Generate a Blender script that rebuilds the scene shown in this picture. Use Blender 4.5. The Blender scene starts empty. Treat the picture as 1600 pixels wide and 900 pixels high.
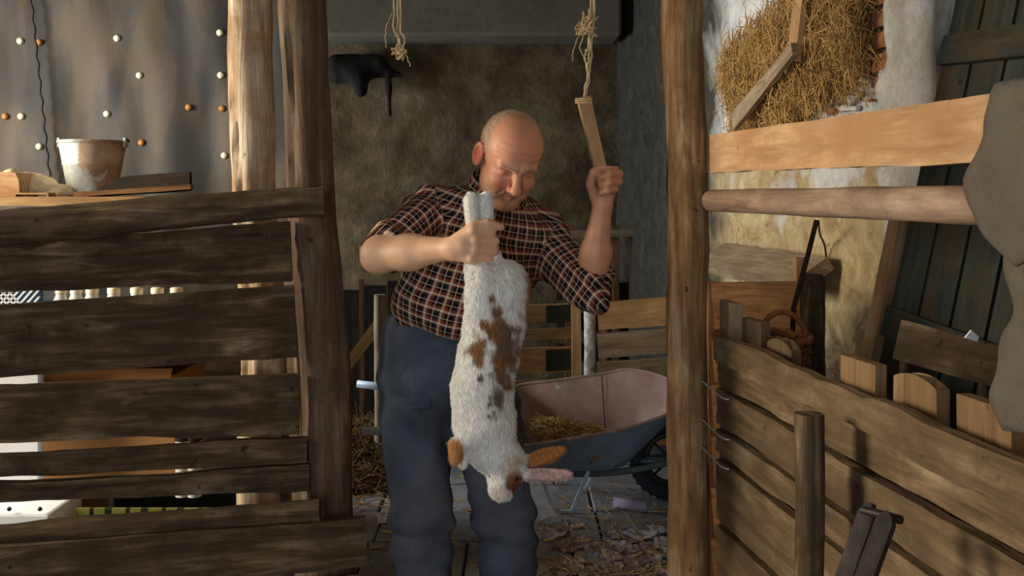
import bpy, math, random
import numpy as np
from mathutils import Vector, Matrix

scene = bpy.context.scene
rng = np.random.default_rng(7)
random.seed(7)

# ------------------------------------------------------------------ camera
F = 1500.0; HZ = 300.0; CAMH = 1.4            # focal length (px), horizon row, eye height
cam_d = bpy.data.cameras.new('camera')
cam = bpy.data.objects.new('camera', cam_d)
scene.collection.objects.link(cam)
cam.location = (0, 0, CAMH)
cam.rotation_euler = (math.radians(90), 0, 0)
cam_d.sensor_width = 36.0
cam_d.lens = 36.0 * F / 1600
cam_d.shift_y = -(450 - HZ) / 1600
cam_d.clip_start = 0.05
scene.camera = cam

# ------------------------------------------------------------------ light
world = bpy.data.worlds.new('world'); scene.world = world
world.use_nodes = True
bg = world.node_tree.nodes['Background']
bg.inputs[0].default_value = (0.62, 0.74, 1.0, 1); bg.inputs[1].default_value = 0.9

def area(name, loc, target, sx, sy, power, col):
    l = bpy.data.lights.new(name, 'AREA'); l.shape = 'RECTANGLE'; l.size = sx; l.size_y = sy
    l.energy = power; l.color = col
    o = bpy.data.objects.new(name, l); scene.collection.objects.link(o)
    o.location = loc
    d = Vector(target) - Vector(loc)
    o.rotation_euler = d.to_track_quat('-Z', 'Z').to_euler()
    return o
# daylight through the left window, and cool daylight through the doorway behind the camera
area('window_daylight', (-3.66, 2.35, 1.80), (0.0, 2.70, 1.10), 1.7, 1.05, 300, (1.0, 0.89, 0.73))
area('doorway_daylight', (-0.9, -2.45, 1.35), (0.0, 3.0, 1.0), 1.5, 2.1, 72, (0.80, 0.88, 1.0))
area('rear_opening_daylight', (-3.66, 5.35, 1.45), (0.2, 4.6, 0.5), 1.5, 1.7, 150, (0.86, 0.93, 1.0))  # fill lamp in an added opening, brightens the rear alcove

scene.view_settings.view_transform = 'Standard'
scene.view_settings.look = 'None'
scene.view_settings.gamma = 1.0
scene.view_settings.use_curve_mapping = False
scene.view_settings.exposure = 0.0

# ------------------------------------------------------------------ helpers
def P(x, y, d):
    """photo pixel (1600x900) at a chosen depth -> world point"""
    return np.array([(x - 800) / F * d, d, CAMH - (y - HZ) / F * d])

def hash3(i, j, k):
    n = (i * 374761393 + j * 668265263 + k * 1274126177) & 0xffffffff
    n = ((n ^ (n >> 13)) * 1274126177) & 0xffffffff
    return ((n ^ (n >> 16)) & 0xffff) / 65535.0
def vnoise(Q):
    Q = np.asarray(Q, float); I = np.floor(Q).astype(np.int64); f = Q - I; f = f * f * (3 - 2 * f)
    r = 0
    for a in (0, 1):
        for b in (0, 1):
            for c in (0, 1):
                w = (f[..., 0] if a else 1 - f[..., 0]) * (f[..., 1] if b else 1 - f[..., 1]) * (f[..., 2] if c else 1 - f[..., 2])
                r = r + w * hash3(I[..., 0] + a, I[..., 1] + b, I[..., 2] + c)
    return r * 2 - 1
def fbm(Q, o=3):
    Q = np.asarray(Q, float); r = 0; a = 1
    for i in range(o):
        r = r + a * vnoise(Q * (2.03 ** i) + 17.3 * i); a *= .5
    return r

COL = scene.collection
def raw(name, V, Fc, smooth=True):
    me = bpy.data.meshes.new(name)
    if isinstance(Fc, np.ndarray):
        V = np.ascontiguousarray(V, np.float32); k = Fc.shape[1]; n = len(Fc)
        me.vertices.add(len(V)); me.vertices.foreach_set('co', V.ravel())
        me.loops.add(n * k); me.loops.foreach_set('vertex_index', Fc.astype(np.int32).ravel())
        me.polygons.add(n)
        me.polygons.foreach_set('loop_start', np.arange(0, n * k, k, dtype=np.int32))
        me.update(calc_edges=True)
    else:
        me.from_pydata([tuple(v) for v in V], [], Fc)
    if smooth:
        me.polygons.foreach_set('use_smooth', np.ones(len(me.polygons), bool))
    me.update()
    return me
def tag(o, label=None, cat=None, group=None, kind=None):
    if label: o['label'] = label
    if cat: o['category'] = cat
    if group: o['group'] = group
    if kind: o['kind'] = kind
    return o
def empty(name, loc, label, cat, group=None):
    o = bpy.data.objects.new(name, None); COL.objects.link(o); o.location = tuple(loc)
    o.empty_display_size = .1
    return tag(o, label, cat, group)
def link(name, me, mat, loc, parent=None, rot=None):
    o = bpy.data.objects.new(name, me); COL.objects.link(o)
    if mat is not None and len(me.materials) == 0: me.materials.append(mat)
    loc = Vector(tuple(loc))
    if parent is not None:
        o.parent = parent
        w = wloc(parent); loc = loc - w
    o.location = loc
    if rot is not None: o.rotation_euler = rot
    return o
def wloc(o):
    v = o.location.copy(); p = o.parent
    while p is not None: v += p.location; p = p.parent
    return v
def build(name, V, Fc, mat, parent=None, smooth=True, base=False):
    V = np.asarray(V, float); lo, hi = V.min(0), V.max(0); c = (lo + hi) / 2
    if base: c[2] = lo[2]
    return link(name, raw(name, V - c, Fc, smooth), mat, c, parent)
def autosmooth(o, ang=35):
    me = o.data
    try: me.set_sharp_from_angle(angle=math.radians(ang))
    except Exception: pass
    return o

def frame_rot(d, n):
    X = Vector(tuple(d)).normalized(); Z = Vector(tuple(n)); Z = (Z - X * Z.dot(X)).normalized(); Y = Z.cross(X)
    return Matrix((X, Y, Z)).transposed().to_euler()

def plank(name, p0, p1, w, t, n, mat, parent=None, w1=None, live=0., rough=0., nx=14, ny=1, seed=0, bow=0., shape=None, chamf=.12):
    """a board from p0 to p1; w width, t thickness, n facing normal. live: wavy edges, rough: surface relief"""
    p0 = np.asarray(p0, float); p1 = np.asarray(p1, float); w1 = w if w1 is None else w1
    L = np.linalg.norm(p1 - p0); xs = np.linspace(-L / 2, L / 2, nx + 1)
    c = chamf * t
    prof = [(-.5, -1), ]
    ring = []
    ysf = np.linspace(-1, 1, ny + 1)
    # perimeter: front face (z=+) from y=-1..1, then back face 1..-1; chamfer in unit space handled below
    for y in ysf: ring.append((y, 1))
    for y in ysf[::-1]: ring.append((y, -1))
    K = len(ring); V = []
    for i, x in enumerate(xs):
        f = i / nx; ww = w + (w1 - w) * f
        a = live * vnoise(np.array([x * 7 + seed * 3.1, seed * 1.7, 0.5])) + .4 * live * vnoise(np.array([x * 23 + seed, 3.3, seed * .7]))
        b = live * vnoise(np.array([x * 7 + seed * 5.3, 9.1, seed * 2.3])) + .4 * live * vnoise(np.array([x * 23 + seed, 8.3, seed * .9]))
        top, bot = ww / 2 + a, -ww / 2 + b
        if shape: dt, db = shape(f); top += dt; bot += db
        zb = bow * math.sin(math.pi * f)
        for (y, s) in ring:
            yy = bot + (y + 1) / 2 * (top - bot)
            if abs(y) == 1: yy -= math.copysign(c * .6, y)
            zz = s * t / 2
            if rough:
                zz += s * rough * fbm(np.array([x * 9 + seed * 7, yy * 26, s * 3.3 + seed]), 3) * (1 if abs(y) < 1 else .5)
            V.append((x, yy, zz + zb))
        # chamfer edge points
    Fc = []
    for i in range(nx):
        for k in range(K):
            k2 = (k + 1) % K
            Fc.append((i * K + k, (i + 1) * K + k, (i + 1) * K + k2, i * K + k2))
    Fc.append(tuple(range(K)))
    Fc.append(tuple(nx * K + k for k in range(K))[::-1])
    me = raw(name, V, Fc, False)
    o = link(name, me, mat, (p0 + p1) / 2, parent, frame_rot(p1 - p0, n))
    return o

def log(name, p0, p1, r0, r1, mat, parent=None, wob=.006, rough=.003, seed=0, nx=26, nr=18, flat=1., crack=0., dome=False):
    p0 = np.asarray(p0, float); p1 = np.asarray(p1, float); L = np.linalg.norm(p1 - p0)
    xs = np.linspace(-L / 2, L / 2, nx + 1); V = []
    for i, x in enumerate(xs):
        f = i / nx; r = r0 + (r1 - r0) * f
        if dome:
            e = min(f, 1 - f) * L / max(r, 1e-4)
            if e < .5: r *= math.sqrt(max(.05, 1 - (1 - e / .5) ** 2)) * .35 + .65
        cy = wob * vnoise(np.array([x * 2.3 + seed * 4.1, seed, .2])); cz = wob * vnoise(np.array([x * 2.3 + seed * 2.2, .7, seed]))
        th = np.arange(nr) / nr * 2 * math.pi
        q = np.stack([np.full(nr, x * 6 + seed * 11), np.cos(th) * 2.2, np.sin(th) * 2.2], 1)
        rr = r + rough * fbm(q, 3)
        if crack:
            rr = rr - crack * np.exp(-((th - 2.2 - .5 * vnoise(np.array([x * 1.5, seed, 1]))) / .16) ** 2)
        for k in range(nr):
            V.append((x, cy + rr[k] * math.cos(th[k]), cz + rr[k] * math.sin(th[k]) * flat))
    Fc = []
    for i in range(nx):
        for k in range(nr):
            k2 = (k + 1) % nr
            Fc.append((i * nr + k, i * nr + k2, (i + 1) * nr + k2, (i + 1) * nr + k))
    Fc.append(tuple(range(nr))[::-1]); Fc.append(tuple(nx * nr + k for k in range(nr)))
    d = p1 - p0
    n = (0, -1, 0) if abs(d[1]) < .9 * L else (0, 0, 1)
    o = link(name, raw(name, V, Fc), mat, (p0 + p1) / 2, parent, frame_rot(d, n))
    return autosmooth(o, 50)

def tube_arr(pts, r, nr=6, closed=False):
    pts = np.asarray(pts, float); n = len(pts)
    r = np.broadcast_to(np.asarray(r, float), (n,))
    T = np.gradient(pts, axis=0)
    if closed: T = np.roll(pts, -1, 0) - np.roll(pts, 1, 0)
    T /= np.linalg.norm(T, axis=1)[:, None] + 1e-9
    up = np.array([0, 0, 1.]) if abs(T[0][2]) < .9 else np.array([0, 1., 0])
    V = []; N = np.cross(T[0], up); N /= np.linalg.norm(N)
    for i in range(n):
        N = N - T[i] * N.dot(T[i]); N /= np.linalg.norm(N) + 1e-9; B = np.cross(T[i], N)
        for k in range(nr):
            a = 2 * math.pi * k / nr
            V.append(pts[i] + r[i] * (math.cos(a) * N + math.sin(a) * B))
    Fc = []
    for i in range(n if closed else n - 1):
        j = (i + 1) % n
        for k in range(nr):
            k2 = (k + 1) % nr
            Fc.append((i * nr + k, i * nr + k2, j * nr + k2, j * nr + k))
    if not closed:
        Fc.append(tuple(range(nr))[::-1]); Fc.append(tuple((n - 1) * nr + k for k in range(nr)))
    return V, Fc
def merge(parts):
    V = []; Fc = []
    for v, f in parts:
        o = len(V); V += [tuple(x) for x in v]; Fc += [tuple(i + o for i in g) for g in f]
    return V, Fc
def tube(name, pts, r, mat, parent=None, nr=6, closed=False):
    v, f = tube_arr(pts, r, nr, closed)
    return build(name, v, f, mat, parent)
def curve_pts(ctrl, n=24):
    c = [Vector(tuple(q)) for q in ctrl]; out = []
    c = [c[0] * 2 - c[1]] + c + [c[-1] * 2 - c[-2]]
    m = len(c) - 3
    for i in range(n):
        t = i / (n - 1) * m; k = min(int(t), m - 1); u = t - k
        a, b, d, e = c[k:k + 4]
        out.append(.5 * ((2 * b) + (d - a) * u + (2 * a - 5 * b + 4 * d - e) * u * u + (3 * b - a - 3 * d + e) * u ** 3))
    return np.array([tuple(q) for q in out])
def box_arr(lo, hi):
    x0, y0, z0 = lo; x1, y1, z1 = hi
    return ([(x0, y0, z0), (x1, y0, z0), (x1, y1, z0), (x0, y1, z0), (x0, y0, z1), (x1, y0, z1), (x1, y1, z1), (x0, y1, z1)],
            [(0, 3, 2, 1), (4, 5, 6, 7), (0, 1, 5, 4), (1, 2, 6, 5), (2, 3, 7, 6), (3, 0, 4, 7)])
def box(name, lo, hi, mat, parent=None, bevel=0.):
    v, f = box_arr(lo, hi); o = build(name, v, f, mat, parent, False)
    if bevel:
        m = o.modifiers.new('bevel', 'BEVEL'); m.width = bevel; m.segments = 2
    return o
def lathe_arr(prof, n=32, c=(0, 0, 0)):
    V = []; Fc = []; m = len(prof)
    for k in range(n):
        a = 2 * math.pi * k / n
        for r, z in prof: V.append((c[0] + r * math.cos(a), c[1] + r * math.sin(a), c[2] + z))
    for k in range(n):
        k2 = (k + 1) % n
        for i in range(m - 1): Fc.append((k * m + i, k2 * m + i, k2 * m + i + 1, k * m + i + 1))
    return V, Fc
def grid_arr(fn, nu, nv):
    V = [fn(i / nu, j / nv) for j in range(nv + 1) for i in range(nu + 1)]
    Fc = [(j * (nu + 1) + i, j * (nu + 1) + i + 1, (j + 1) * (nu + 1) + i + 1, (j + 1) * (nu + 1) + i) for j in range(nv) for i in range(nu)]
    return V, Fc
def strands(C, D, L, r, bend=.25, seed=1):
    """N straw blades: centres C, directions D (unit), lengths L, half-width r; each a bent three-sided stalk of two segments"""
    g = np.random.default_rng(seed); N = len(C)
    L = np.broadcast_to(np.asarray(L, float), (N,))[:, None]; r = np.broadcast_to(np.asarray(r, float), (N,))[:, None]
    D = D / (np.linalg.norm(D, axis=1)[:, None] + 1e-9)
    A = np.cross(D, g.normal(size=(N, 3))); A /= np.linalg.norm(A, axis=1)[:, None] + 1e-9
    B = np.cross(D, A)
    bd = A * L * bend * g.uniform(-1, 1, (N, 1))
    V = np.zeros((N, 9, 3))
    for i, (f, s) in enumerate(((-.5, .7), (0, 1.), (.5, .5))):
        ctr = C + D * L * f + (bd if i == 1 else 0)
        for k in range(3):
            a = 2 * math.pi * k / 3
            V[:, i * 3 + k] = ctr + r * s * (math.cos(a) * A + math.sin(a) * B)
    q = []
    for i in (0, 1):
        for k in range(3):
            k2 = (k + 1) % 3
            q.append((i * 3 + k, i * 3 + k2, i * 3 + 3 + k2, i * 3 + 3 + k))
    q = np.array(q)
    Fc = (q[None] + (np.arange(N) * 9)[:, None, None]).reshape(-1, 4)
    return V.reshape(-1, 3), Fc

# ------------------------------------------------------------------ signed-distance modelling
def rc(Q, a, b, ra, rb):
    a = np.asarray(a, float); ab = np.asarray(b, float) - a
    t = np.clip((Q - a) @ ab / (ab @ ab + 1e-12), 0, 1)
    return np.linalg.norm(Q - a - t[:, None] * ab, axis=1) - (ra + t * (rb - ra))
def ell(Q, c, r, M=None):
    q = Q - np.asarray(c, float)
    if M is not None: q = q @ np.asarray(M).T        # rows of M are the axes
    r = np.asarray(r, float)
    k0 = np.linalg.norm(q / r, axis=1); k1 = np.linalg.norm(q / (r * r), axis=1)
    return k0 * (k0 - 1) / (k1 + 1e-9)
def smin(a, b, k):
    h = np.clip(.5 + .5 * (b - a) / k, 0, 1)
    return b + (a - b) * h - k * h * (1 - h)
def smax(a, b, k): return -smin(-a, -b, k)
def sdf_mesh(fn, lo, hi, h):
    B = 8; lo = np.asarray(lo, float); hi = np.asarray(hi, float)
    nb = np.ceil((hi - lo) / (h * B)).astype(int); n = nb * B
    bi = np.stack(np.meshgrid(*[np.arange(k) for k in nb], indexing='ij'), -1).reshape(-1, 3)
    dc = fn(lo + (bi * B + B / 2 - .5) * h)
    act = np.abs(dc) < B * h * 1.25 + .012
    G = np.ones(tuple(n), np.float32)
    for i, j, k in bi[(~act) & (dc < 0)]:
        G[i * B:i * B + B, j * B:j * B + B, k * B:k * B + B] = -1
    off = np.stack(np.meshgrid(*[np.arange(B)] * 3, indexing='ij'), -1).reshape(-1, 3)
    A = bi[act]
    for s in range(0, len(A), 400):
        idx = (A[s:s + 400, None] * B + off[None]).reshape(-1, 3)
        G[idx[:, 0], idx[:, 1], idx[:, 2]] = fn(lo + idx * h)
    S = G < 0
    cnt = np.zeros(tuple(n - 1), np.int8)
    sl = lambda a, m: slice(a, m - 1 + a)
    for a in (0, 1):
        for b in (0, 1):
            for c in (0, 1): cnt += S[sl(a, n[0]), sl(b, n[1]), sl(c, n[2])]
    cell = np.argwhere((cnt > 0) & (cnt < 8)); del cnt
    vid = np.full(tuple(n - 1), -1, np.int32); vid[cell[:, 0], cell[:, 1], cell[:, 2]] = np.arange(len(cell))
    acc = np.zeros((len(cell), 3)); num = np.zeros(len(cell))
    cor = np.array([(a, b, c) for a in (0, 1) for b in (0, 1) for c in (0, 1)])
    val = np.stack([G[cell[:, 0] + a, cell[:, 1] + b, cell[:, 2] + c] for a, b, c in cor], 1)
    for i in range(8):
        for j in range(i + 1, 8):
            if np.abs(cor[i] - cor[j]).sum() != 1: continue
            m = (val[:, i] < 0) != (val[:, j] < 0)
            t = val[m, i] / (val[m, i] - val[m, j])
            acc[m] += cor[i] + t[:, None] * (cor[j] - cor[i]); num[m] += 1
    V = lo + (cell + acc / num[:, None]) * h
    Q = []
    for ax in range(3):
        o1, o2 = [(1, 2), (2, 0), (0, 1)][ax]
        s0 = [slice(1, -1)] * 3; s1 = [slice(1, -1)] * 3
        s0[ax] = slice(0, n[ax] - 1); s1[ax] = slice(1, n[ax])
        d = S[tuple(s0)].astype(np.int8) - S[tuple(s1)]
        for sg in (1, -1):
            e = np.argwhere(d == sg)
            if not len(e): continue
            add = np.ones(3, int); add[ax] = 0; e = e + add
            c = []
            for (da, db) in ((0, 0), (-1, 0), (-1, -1), (0, -1)):
                q = e.copy(); q[:, o1] += da; q[:, o2] += db
                c.append(vid[q[:, 0], q[:, 1], q[:, 2]])
            c = np.stack(c, 1)
            if sg < 0: c = c[:, ::-1]
            Q.append(c[(c >= 0).all(1)])
    return V, np.concatenate(Q)
def colour_attr(me, C):
    at = me.color_attributes.new('Col', 'FLOAT_COLOR', 'POINT')
    C = np.concatenate([C, np.ones((len(C), 1))], 1).astype(np.float32)
    at.data.foreach_set('color', C.ravel())

# ------------------------------------------------------------------ materials
def sl_(v): return tuple((x / 12.92 if x <= .04045 else ((x + .055) / 1.055) ** 2.4) for x in v)
def rgb(r, g, b): return sl_((r / 255, g / 255, b / 255)) + (1,)
class NT:
    def __init__(s, name):
        s.m = bpy.data.materials.new(name); s.m.use_nodes = True; s.t = s.m.node_tree
        s.b = s.t.nodes['Principled BSDF']
    def n(s, typ, **kw):
        o = s.t.nodes.new(typ)
        for k, v in kw.items():
            if hasattr(o, k): setattr(o, k, v)
        return o
    def l(s, a, b): s.t.links.new(a, b)
    def coord(s, kind='Object', scale=(1, 1, 1), rnd=True):
        tc = s.n('ShaderNodeTexCoord'); mp = s.n('ShaderNodeMapping'); mp.inputs['Scale'].default_value = scale
        if rnd:
            oi = s.n('ShaderNodeObjectInfo'); ad = s.n('ShaderNodeVectorMath', operation='ADD')
            mu = s.n('ShaderNodeVectorMath', operation='SCALE'); cb = s.n('ShaderNodeCombineXYZ')
            for i in range(3): s.l(oi.outputs['Random'], cb.inputs[i])
            s.l(cb.outputs[0], mu.inputs[0]); mu.inputs['Scale'].default_value = 37.0
            s.l(tc.outputs[kind], ad.inputs[0]); s.l(mu.outputs[0], ad.inputs[1]); s.l(ad.outputs[0], mp.inputs[0])
        else: s.l(tc.outputs[kind], mp.inputs[0])
        return mp.outputs[0]
    def noise(s, vec, scale, detail=6, rough=.6, dist=0.):
        o = s.n('ShaderNodeTexNoise'); o.inputs['Scale'].default_value = scale; o.inputs['Detail'].default_value = detail
        o.inputs['Roughness'].default_value = rough; o.inputs['Distortion'].default_value = dist
        s.l(vec, o.inputs['Vector']); return o.outputs['Fac']
    def ramp(s, fac, stops, interp='LINEAR'):
        o = s.n('ShaderNodeValToRGB'); r = o.color_ramp; r.interpolation = interp
        while len(r.elements) < len(stops): r.elements.new(.5)
        for e, (p, c) in zip(r.elements, stops):
            e.position = p; e.color = c if len(c) == 4 else tuple(c) + (1,)
        s.l(fac, o.inputs[0]); return o.outputs[0]
    def mix(s, fac, a, b, mode='MIX'):
        o = s.n('ShaderNodeMix', data_type='RGBA', blend_type=mode)
        for sock, v in ((o.inputs[0], fac), (o.inputs[6], a), (o.inputs[7], b)):
            if isinstance(v, (int, float)): sock.default_value = v
            elif isinstance(v, tuple): sock.default_value = v
            else: s.l(v, sock)
        return o.outputs[2]
    def math(s, op, a, b=0.):
        o = s.n('ShaderNodeMath', operation=op)
        for i, v in enumerate((a, b)):
            if isinstance(v, (int, float)): o.inputs[i].default_value = v
            else: s.l(v, o.inputs[i])
        return o.outputs[0]
    def bump(s, h, strength=.5, dist=.01):
        o = s.n('ShaderNodeBump'); o.inputs['Strength'].default_value = strength; o.inputs['Distance'].default_value = dist
        s.l(h, o.inputs['Height']); s.l(o.outputs[0], s.b.inputs['Normal'])
    def done(s, col, rough=.8, metal=0., spec=.3):
        if isinstance(col, tuple): s.b.inputs['Base Color'].default_value = col
        else: s.l(col, s.b.inputs['Base Color'])
        if isinstance(rough, (int, float)): s.b.inputs['Roughness'].default_value = rough
        else: s.l(rough, s.b.inputs['Roughness'])
        s.b.inputs['Metallic'].default_value = metal
        s.b.inputs['Specular IOR Level'].default_value = spec
        return s.m

def wood(name, dark, mid, light, dirt=None, dirt_amt=.5, grain=1., bump=.6, spots=True, rough=.85):
    s = NT(name); v = s.coord('Object', (1.6, 16 * grain, 16 * grain)); v2 = s.coord('Object', (1, 1, 1)); v3 = s.coord('Object', (3, 70 * grain, 70 * grain))
    a = s.noise(v, 2.2, 8, .62, .6); f = s.noise(v3, 2.0, 4, .7)
    c = s.ramp(a, [(.28, dark), (.5, mid), (.72, light)])
    fine = s.ramp(f, [(.3, (.55, .55, .55)), (.6, (1, 1, 1))])
    c = s.mix(.75, c, fine, 'MULTIPLY')
    h = s.math('ADD', s.math('MULTIPLY', a, 1.), s.math('MULTIPLY', f, .5))
    if dirt:
        d = s.noise(v2, 5.5, 6, .68, .3); m = s.ramp(d, [(.5 - .28 * dirt_amt, (0, 0, 0)), (.68, (1, 1, 1))])
        c = s.mix(m, c, dirt)
    if spots:
        k = s.noise(v2, 26, 3, .5); m = s.ramp(k, [(.70, (0, 0, 0)), (.76, (1, 1, 1))])
        c = s.mix(m, c, dark)
    s.bump(h, bump, .006)
    return s.done(c, rough, 0, .25)

def mottled(name, stops, scale=3., bump=.3, bscale=40, rough=.9, fine=(.75, 1.0), kind='Object', bdist=.005):
    s = NT(name); v = s.coord(kind, (1, 1, 1)); a = s.noise(v, scale, 10, .65, .4); b = s.noise(v, bscale, 6, .7)
    c = s.ramp(a, stops); g = s.ramp(b, [(.3, (fine[0],) * 3), (.65, (fine[1],) * 3)]); c = s.mix(1., c, g, 'MULTIPLY')
    s.bump(s.math('ADD', b, s.math('MULTIPLY', a, .8)), bump, bdist)
    return s.done(c, rough, 0, .25)
def plain(name, col, rough=.6, metal=0., spec=.4, var=.15, scale=14, bump=.1):
    s = NT(name); v = s.coord('Object'); a = s.noise(v, scale, 6, .6)
    lo = tuple(x * (1 - var) for x in col[:3]) + (1,); hi = tuple(min(1, x * (1 + var)) for x in col[:3]) + (1,)
    c = s.ramp(a, [(.3, lo), (.7, hi)])
    s.bump(a, bump, .004)
    return s.done(c, rough, metal, spec)

M = {}
M['old_wood'] = wood('old_wood', rgb(34, 25, 14), rgb(92, 73, 48), rgb(158, 136, 104), rgb(56, 42, 25), .5, .8, 1.)
M['post_wood'] = wood('post_wood', rgb(74, 48, 28), rgb(150, 112, 72), rgb(200, 172, 132), rgb(112, 80, 50), .4, .8, 1.)
M['grey_post'] = wood('grey_post', rgb(48, 38, 27), rgb(98, 80, 60), rgb(146, 128, 106), rgb(78, 56, 36), .55, .8, 1.)
M['pale_post'] = wood('pale_post', rgb(104, 80, 54), rgb(190, 168, 136), rgb(226, 214, 192), rgb(150, 112, 72), .35, .8, .9)
M['pine'] = wood('pine', rgb(146, 106, 70), rgb(192, 152, 108), rgb(212, 178, 136), rgb(164, 122, 82), .3, .55, .25)
M['rail_wood'] = wood('rail_wood', rgb(98, 74, 54), rgb(160, 130, 104), rgb(188, 166, 142), rgb(122, 98, 80), .45, .5, .35)
M['fence_tan'] = wood('fence_tan', rgb(60, 44, 27), rgb(120, 98, 68), rgb(162, 140, 108), rgb(84, 66, 44), .55, .6, 1.)
M['picket'] = wood('picket', rgb(86, 62, 38), rgb(132, 102, 66), rgb(152, 124, 88), rgb(104, 78, 50), .4, 1.2, .4)
M['dark_wood'] = wood('dark_wood', rgb(30, 22, 14), rgb(58, 44, 30), rgb(86, 68, 48), rgb(34, 28, 20), .5, 1., .6)
M['brown_wood'] = wood('brown_wood', rgb(72, 46, 24), rgb(136, 96, 56), rgb(168, 128, 84), rgb(96, 66, 40), .4, .9, .5)
M['pallet_wood'] = wood('pallet_wood', rgb(128, 92, 54), rgb(192, 148, 94), rgb(216, 180, 128), rgb(158, 124, 86), .4, .8, .4)
M['grey_board'] = wood('grey_board', rgb(96, 80, 62), rgb(160, 140, 112), rgb(192, 176, 150), rgb(128, 106, 80), .5, .8, .5)
M['green_door'] = wood('green_door', rgb(28, 32, 28), rgb(46, 52, 46), rgb(64, 68, 58), rgb(66, 52, 34), .12, .7, .4)
M['straw'] = mottled('straw', [(.3, rgb(128, 92, 44)), (.5, rgb(186, 146, 84)), (.7, rgb(216, 184, 124))], 30, .1, 60)
M['old_straw'] = mottled('old_straw', [(.3, rgb(74, 52, 26)), (.5, rgb(116, 86, 46)), (.7, rgb(150, 118, 70))], 30, .1, 60)
M['hay'] = mottled('hay', [(.3, rgb(140, 104, 52)), (.5, rgb(190, 150, 88)), (.72, rgb(214, 180, 120))], 22, .1, 60)
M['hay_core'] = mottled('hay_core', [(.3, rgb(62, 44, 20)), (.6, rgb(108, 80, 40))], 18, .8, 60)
M['floor'] = mottled('floor', [(.25, rgb(98, 95, 94)), (.5, rgb(136, 133, 132)), (.75, rgb(164, 161, 160))], 4.5, .6, 60, .75, (.7, 1.05))
M['floor_gap'] = mottled('floor_gap', [(.3, rgb(40, 34, 28)), (.7, rgb(62, 54, 44))], 8, .6, 70)
M['ceiling'] = mottled('ceiling', [(.3, rgb(90, 84, 74)), (.7, rgb(130, 122, 108))], 2, .4, 30)
M['beam'] = mottled('beam', [(.3, rgb(100, 92, 78)), (.7, rgb(124, 115, 97))], 2.5, .3, 30)
M['zinc'] = None
M['iron'] = plain('dark_iron', rgb(44, 38, 33), .55, .5, .4, .35, 30, .4)
M['twine'] = plain('twine', rgb(206, 178, 132), .9, 0, .1, .2, 60, .3)
M['felt'] = mottled('felt', [(.3, rgb(84, 75, 64)), (.7, rgb(106, 97, 84))], 6, .5, 220, .98, (.8, 1.05), 'Object', .003)
M['white_paint'] = mottled('white_paint', [(.35, rgb(150, 140, 124)), (.55, rgb(226, 224, 216)), (.7, rgb(238, 236, 230))], 14, .3, 50)
M['cardboard'] = plain('cardboard', rgb(178, 132, 84), .9, 0, .1, .1, 8, .1)
M['foam'] = plain('white_foam', rgb(228, 230, 232), .8, 0, .2, .04, 20, .1)
M['dot'] = plain('black_dot', rgb(24, 24, 28), .6)
M['pvc_green'] = plain('green_slat', rgb(112, 112, 50), .5, 0, .3, .12, 10, .1)
M['pvc_dark'] = plain('dark_green', rgb(38, 44, 28), .6, 0, .3, .12, 10, .1)
M['pvc_blue'] = plain('blue_plastic', rgb(70, 120, 168), .4, 0, .4, .08, 12, .05)
M['cloth_cream'] = plain('cream_cloth', rgb(216, 196, 158), .95, 0, .1, .12, 18, .4)
M['bottle'] = plain('clear_jar', rgb(222, 222, 216), .35, 0, .5, .05, 18, .05)

# ------------------------------------------------------------------ the room
WK = .1467                                               # the right wall and right fence run a little outwards towards the camera
def WX(Y): return 1.3 + WK * (2.6 - Y)
EW = np.array([WK, -1, 0]); EW /= np.linalg.norm(EW)     # along the wall towards the camera
NW = np.array([-1, -WK, 0]); NW /= np.linalg.norm(NW)    # out of the wall into the room
def W(Y, z, off=0.): return np.array([WX(Y), Y, z]) + NW * off
def pxW(px):                                             # depth at which the wall crosses a picture column
    r = (px - 800) / F; return (1.3 + WK * 2.6) / (r + WK)
BACK = 6.55; CEIL = 2.75; LEFT = -3.5; FRONT = -2.4

def structure(o): o['kind'] = 'structure'; return o

# plaster of the right wall: old lime wash over beige render, peeling
s = NT('lime_wash'); g = s.n('ShaderNodeNewGeometry'); sp = s.n('ShaderNodeSeparateXYZ'); s.l(g.outputs['Position'], sp.inputs[0])
v = s.coord('Object', (1, 1, 1), False)
a = s.noise(v, 2.2, 9, .62, .5); b = s.noise(v, 9, 8, .7, .8); d = s.noise(v, 55, 5, .7)
white = s.ramp(b, [(.3, rgb(168, 166, 166)), (.55, rgb(206, 204, 198)), (.7, rgb(222, 216, 202))])
beige = s.ramp(b, [(.25, rgb(122, 96, 62)), (.42, rgb(168, 144, 102)), (.58, rgb(192, 172, 128)), (.75, rgb(216, 206, 180))])
zz = s.math('ADD', sp.outputs[2], s.math('MULTIPLY', s.math('SUBTRACT', a, .5), 1.6))
up = s.ramp(s.math('MULTIPLY', s.math('SUBTRACT', zz, 1.3), 1.6), [(.2, (0, 0, 0)), (.45, (1, 1, 1))])
c = s.mix(up, beige, white)
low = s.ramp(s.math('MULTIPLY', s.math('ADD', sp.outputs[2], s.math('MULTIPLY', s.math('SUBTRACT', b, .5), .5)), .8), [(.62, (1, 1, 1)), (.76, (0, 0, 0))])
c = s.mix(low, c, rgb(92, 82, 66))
chip = s.ramp(s.noise(v, 6, 12, .72, 1.2), [(.63, (0, 0, 0)), (.66, (1, 1, 1))])
c = s.mix(chip, c, rgb(176, 128, 86))
crk = s.ramp(s.noise(v, 13, 8, .7, 2.), [(.69, (0, 0, 0)), (.73, (1, 1, 1))])
c = s.mix(crk, c, rgb(84, 76, 66))
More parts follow.
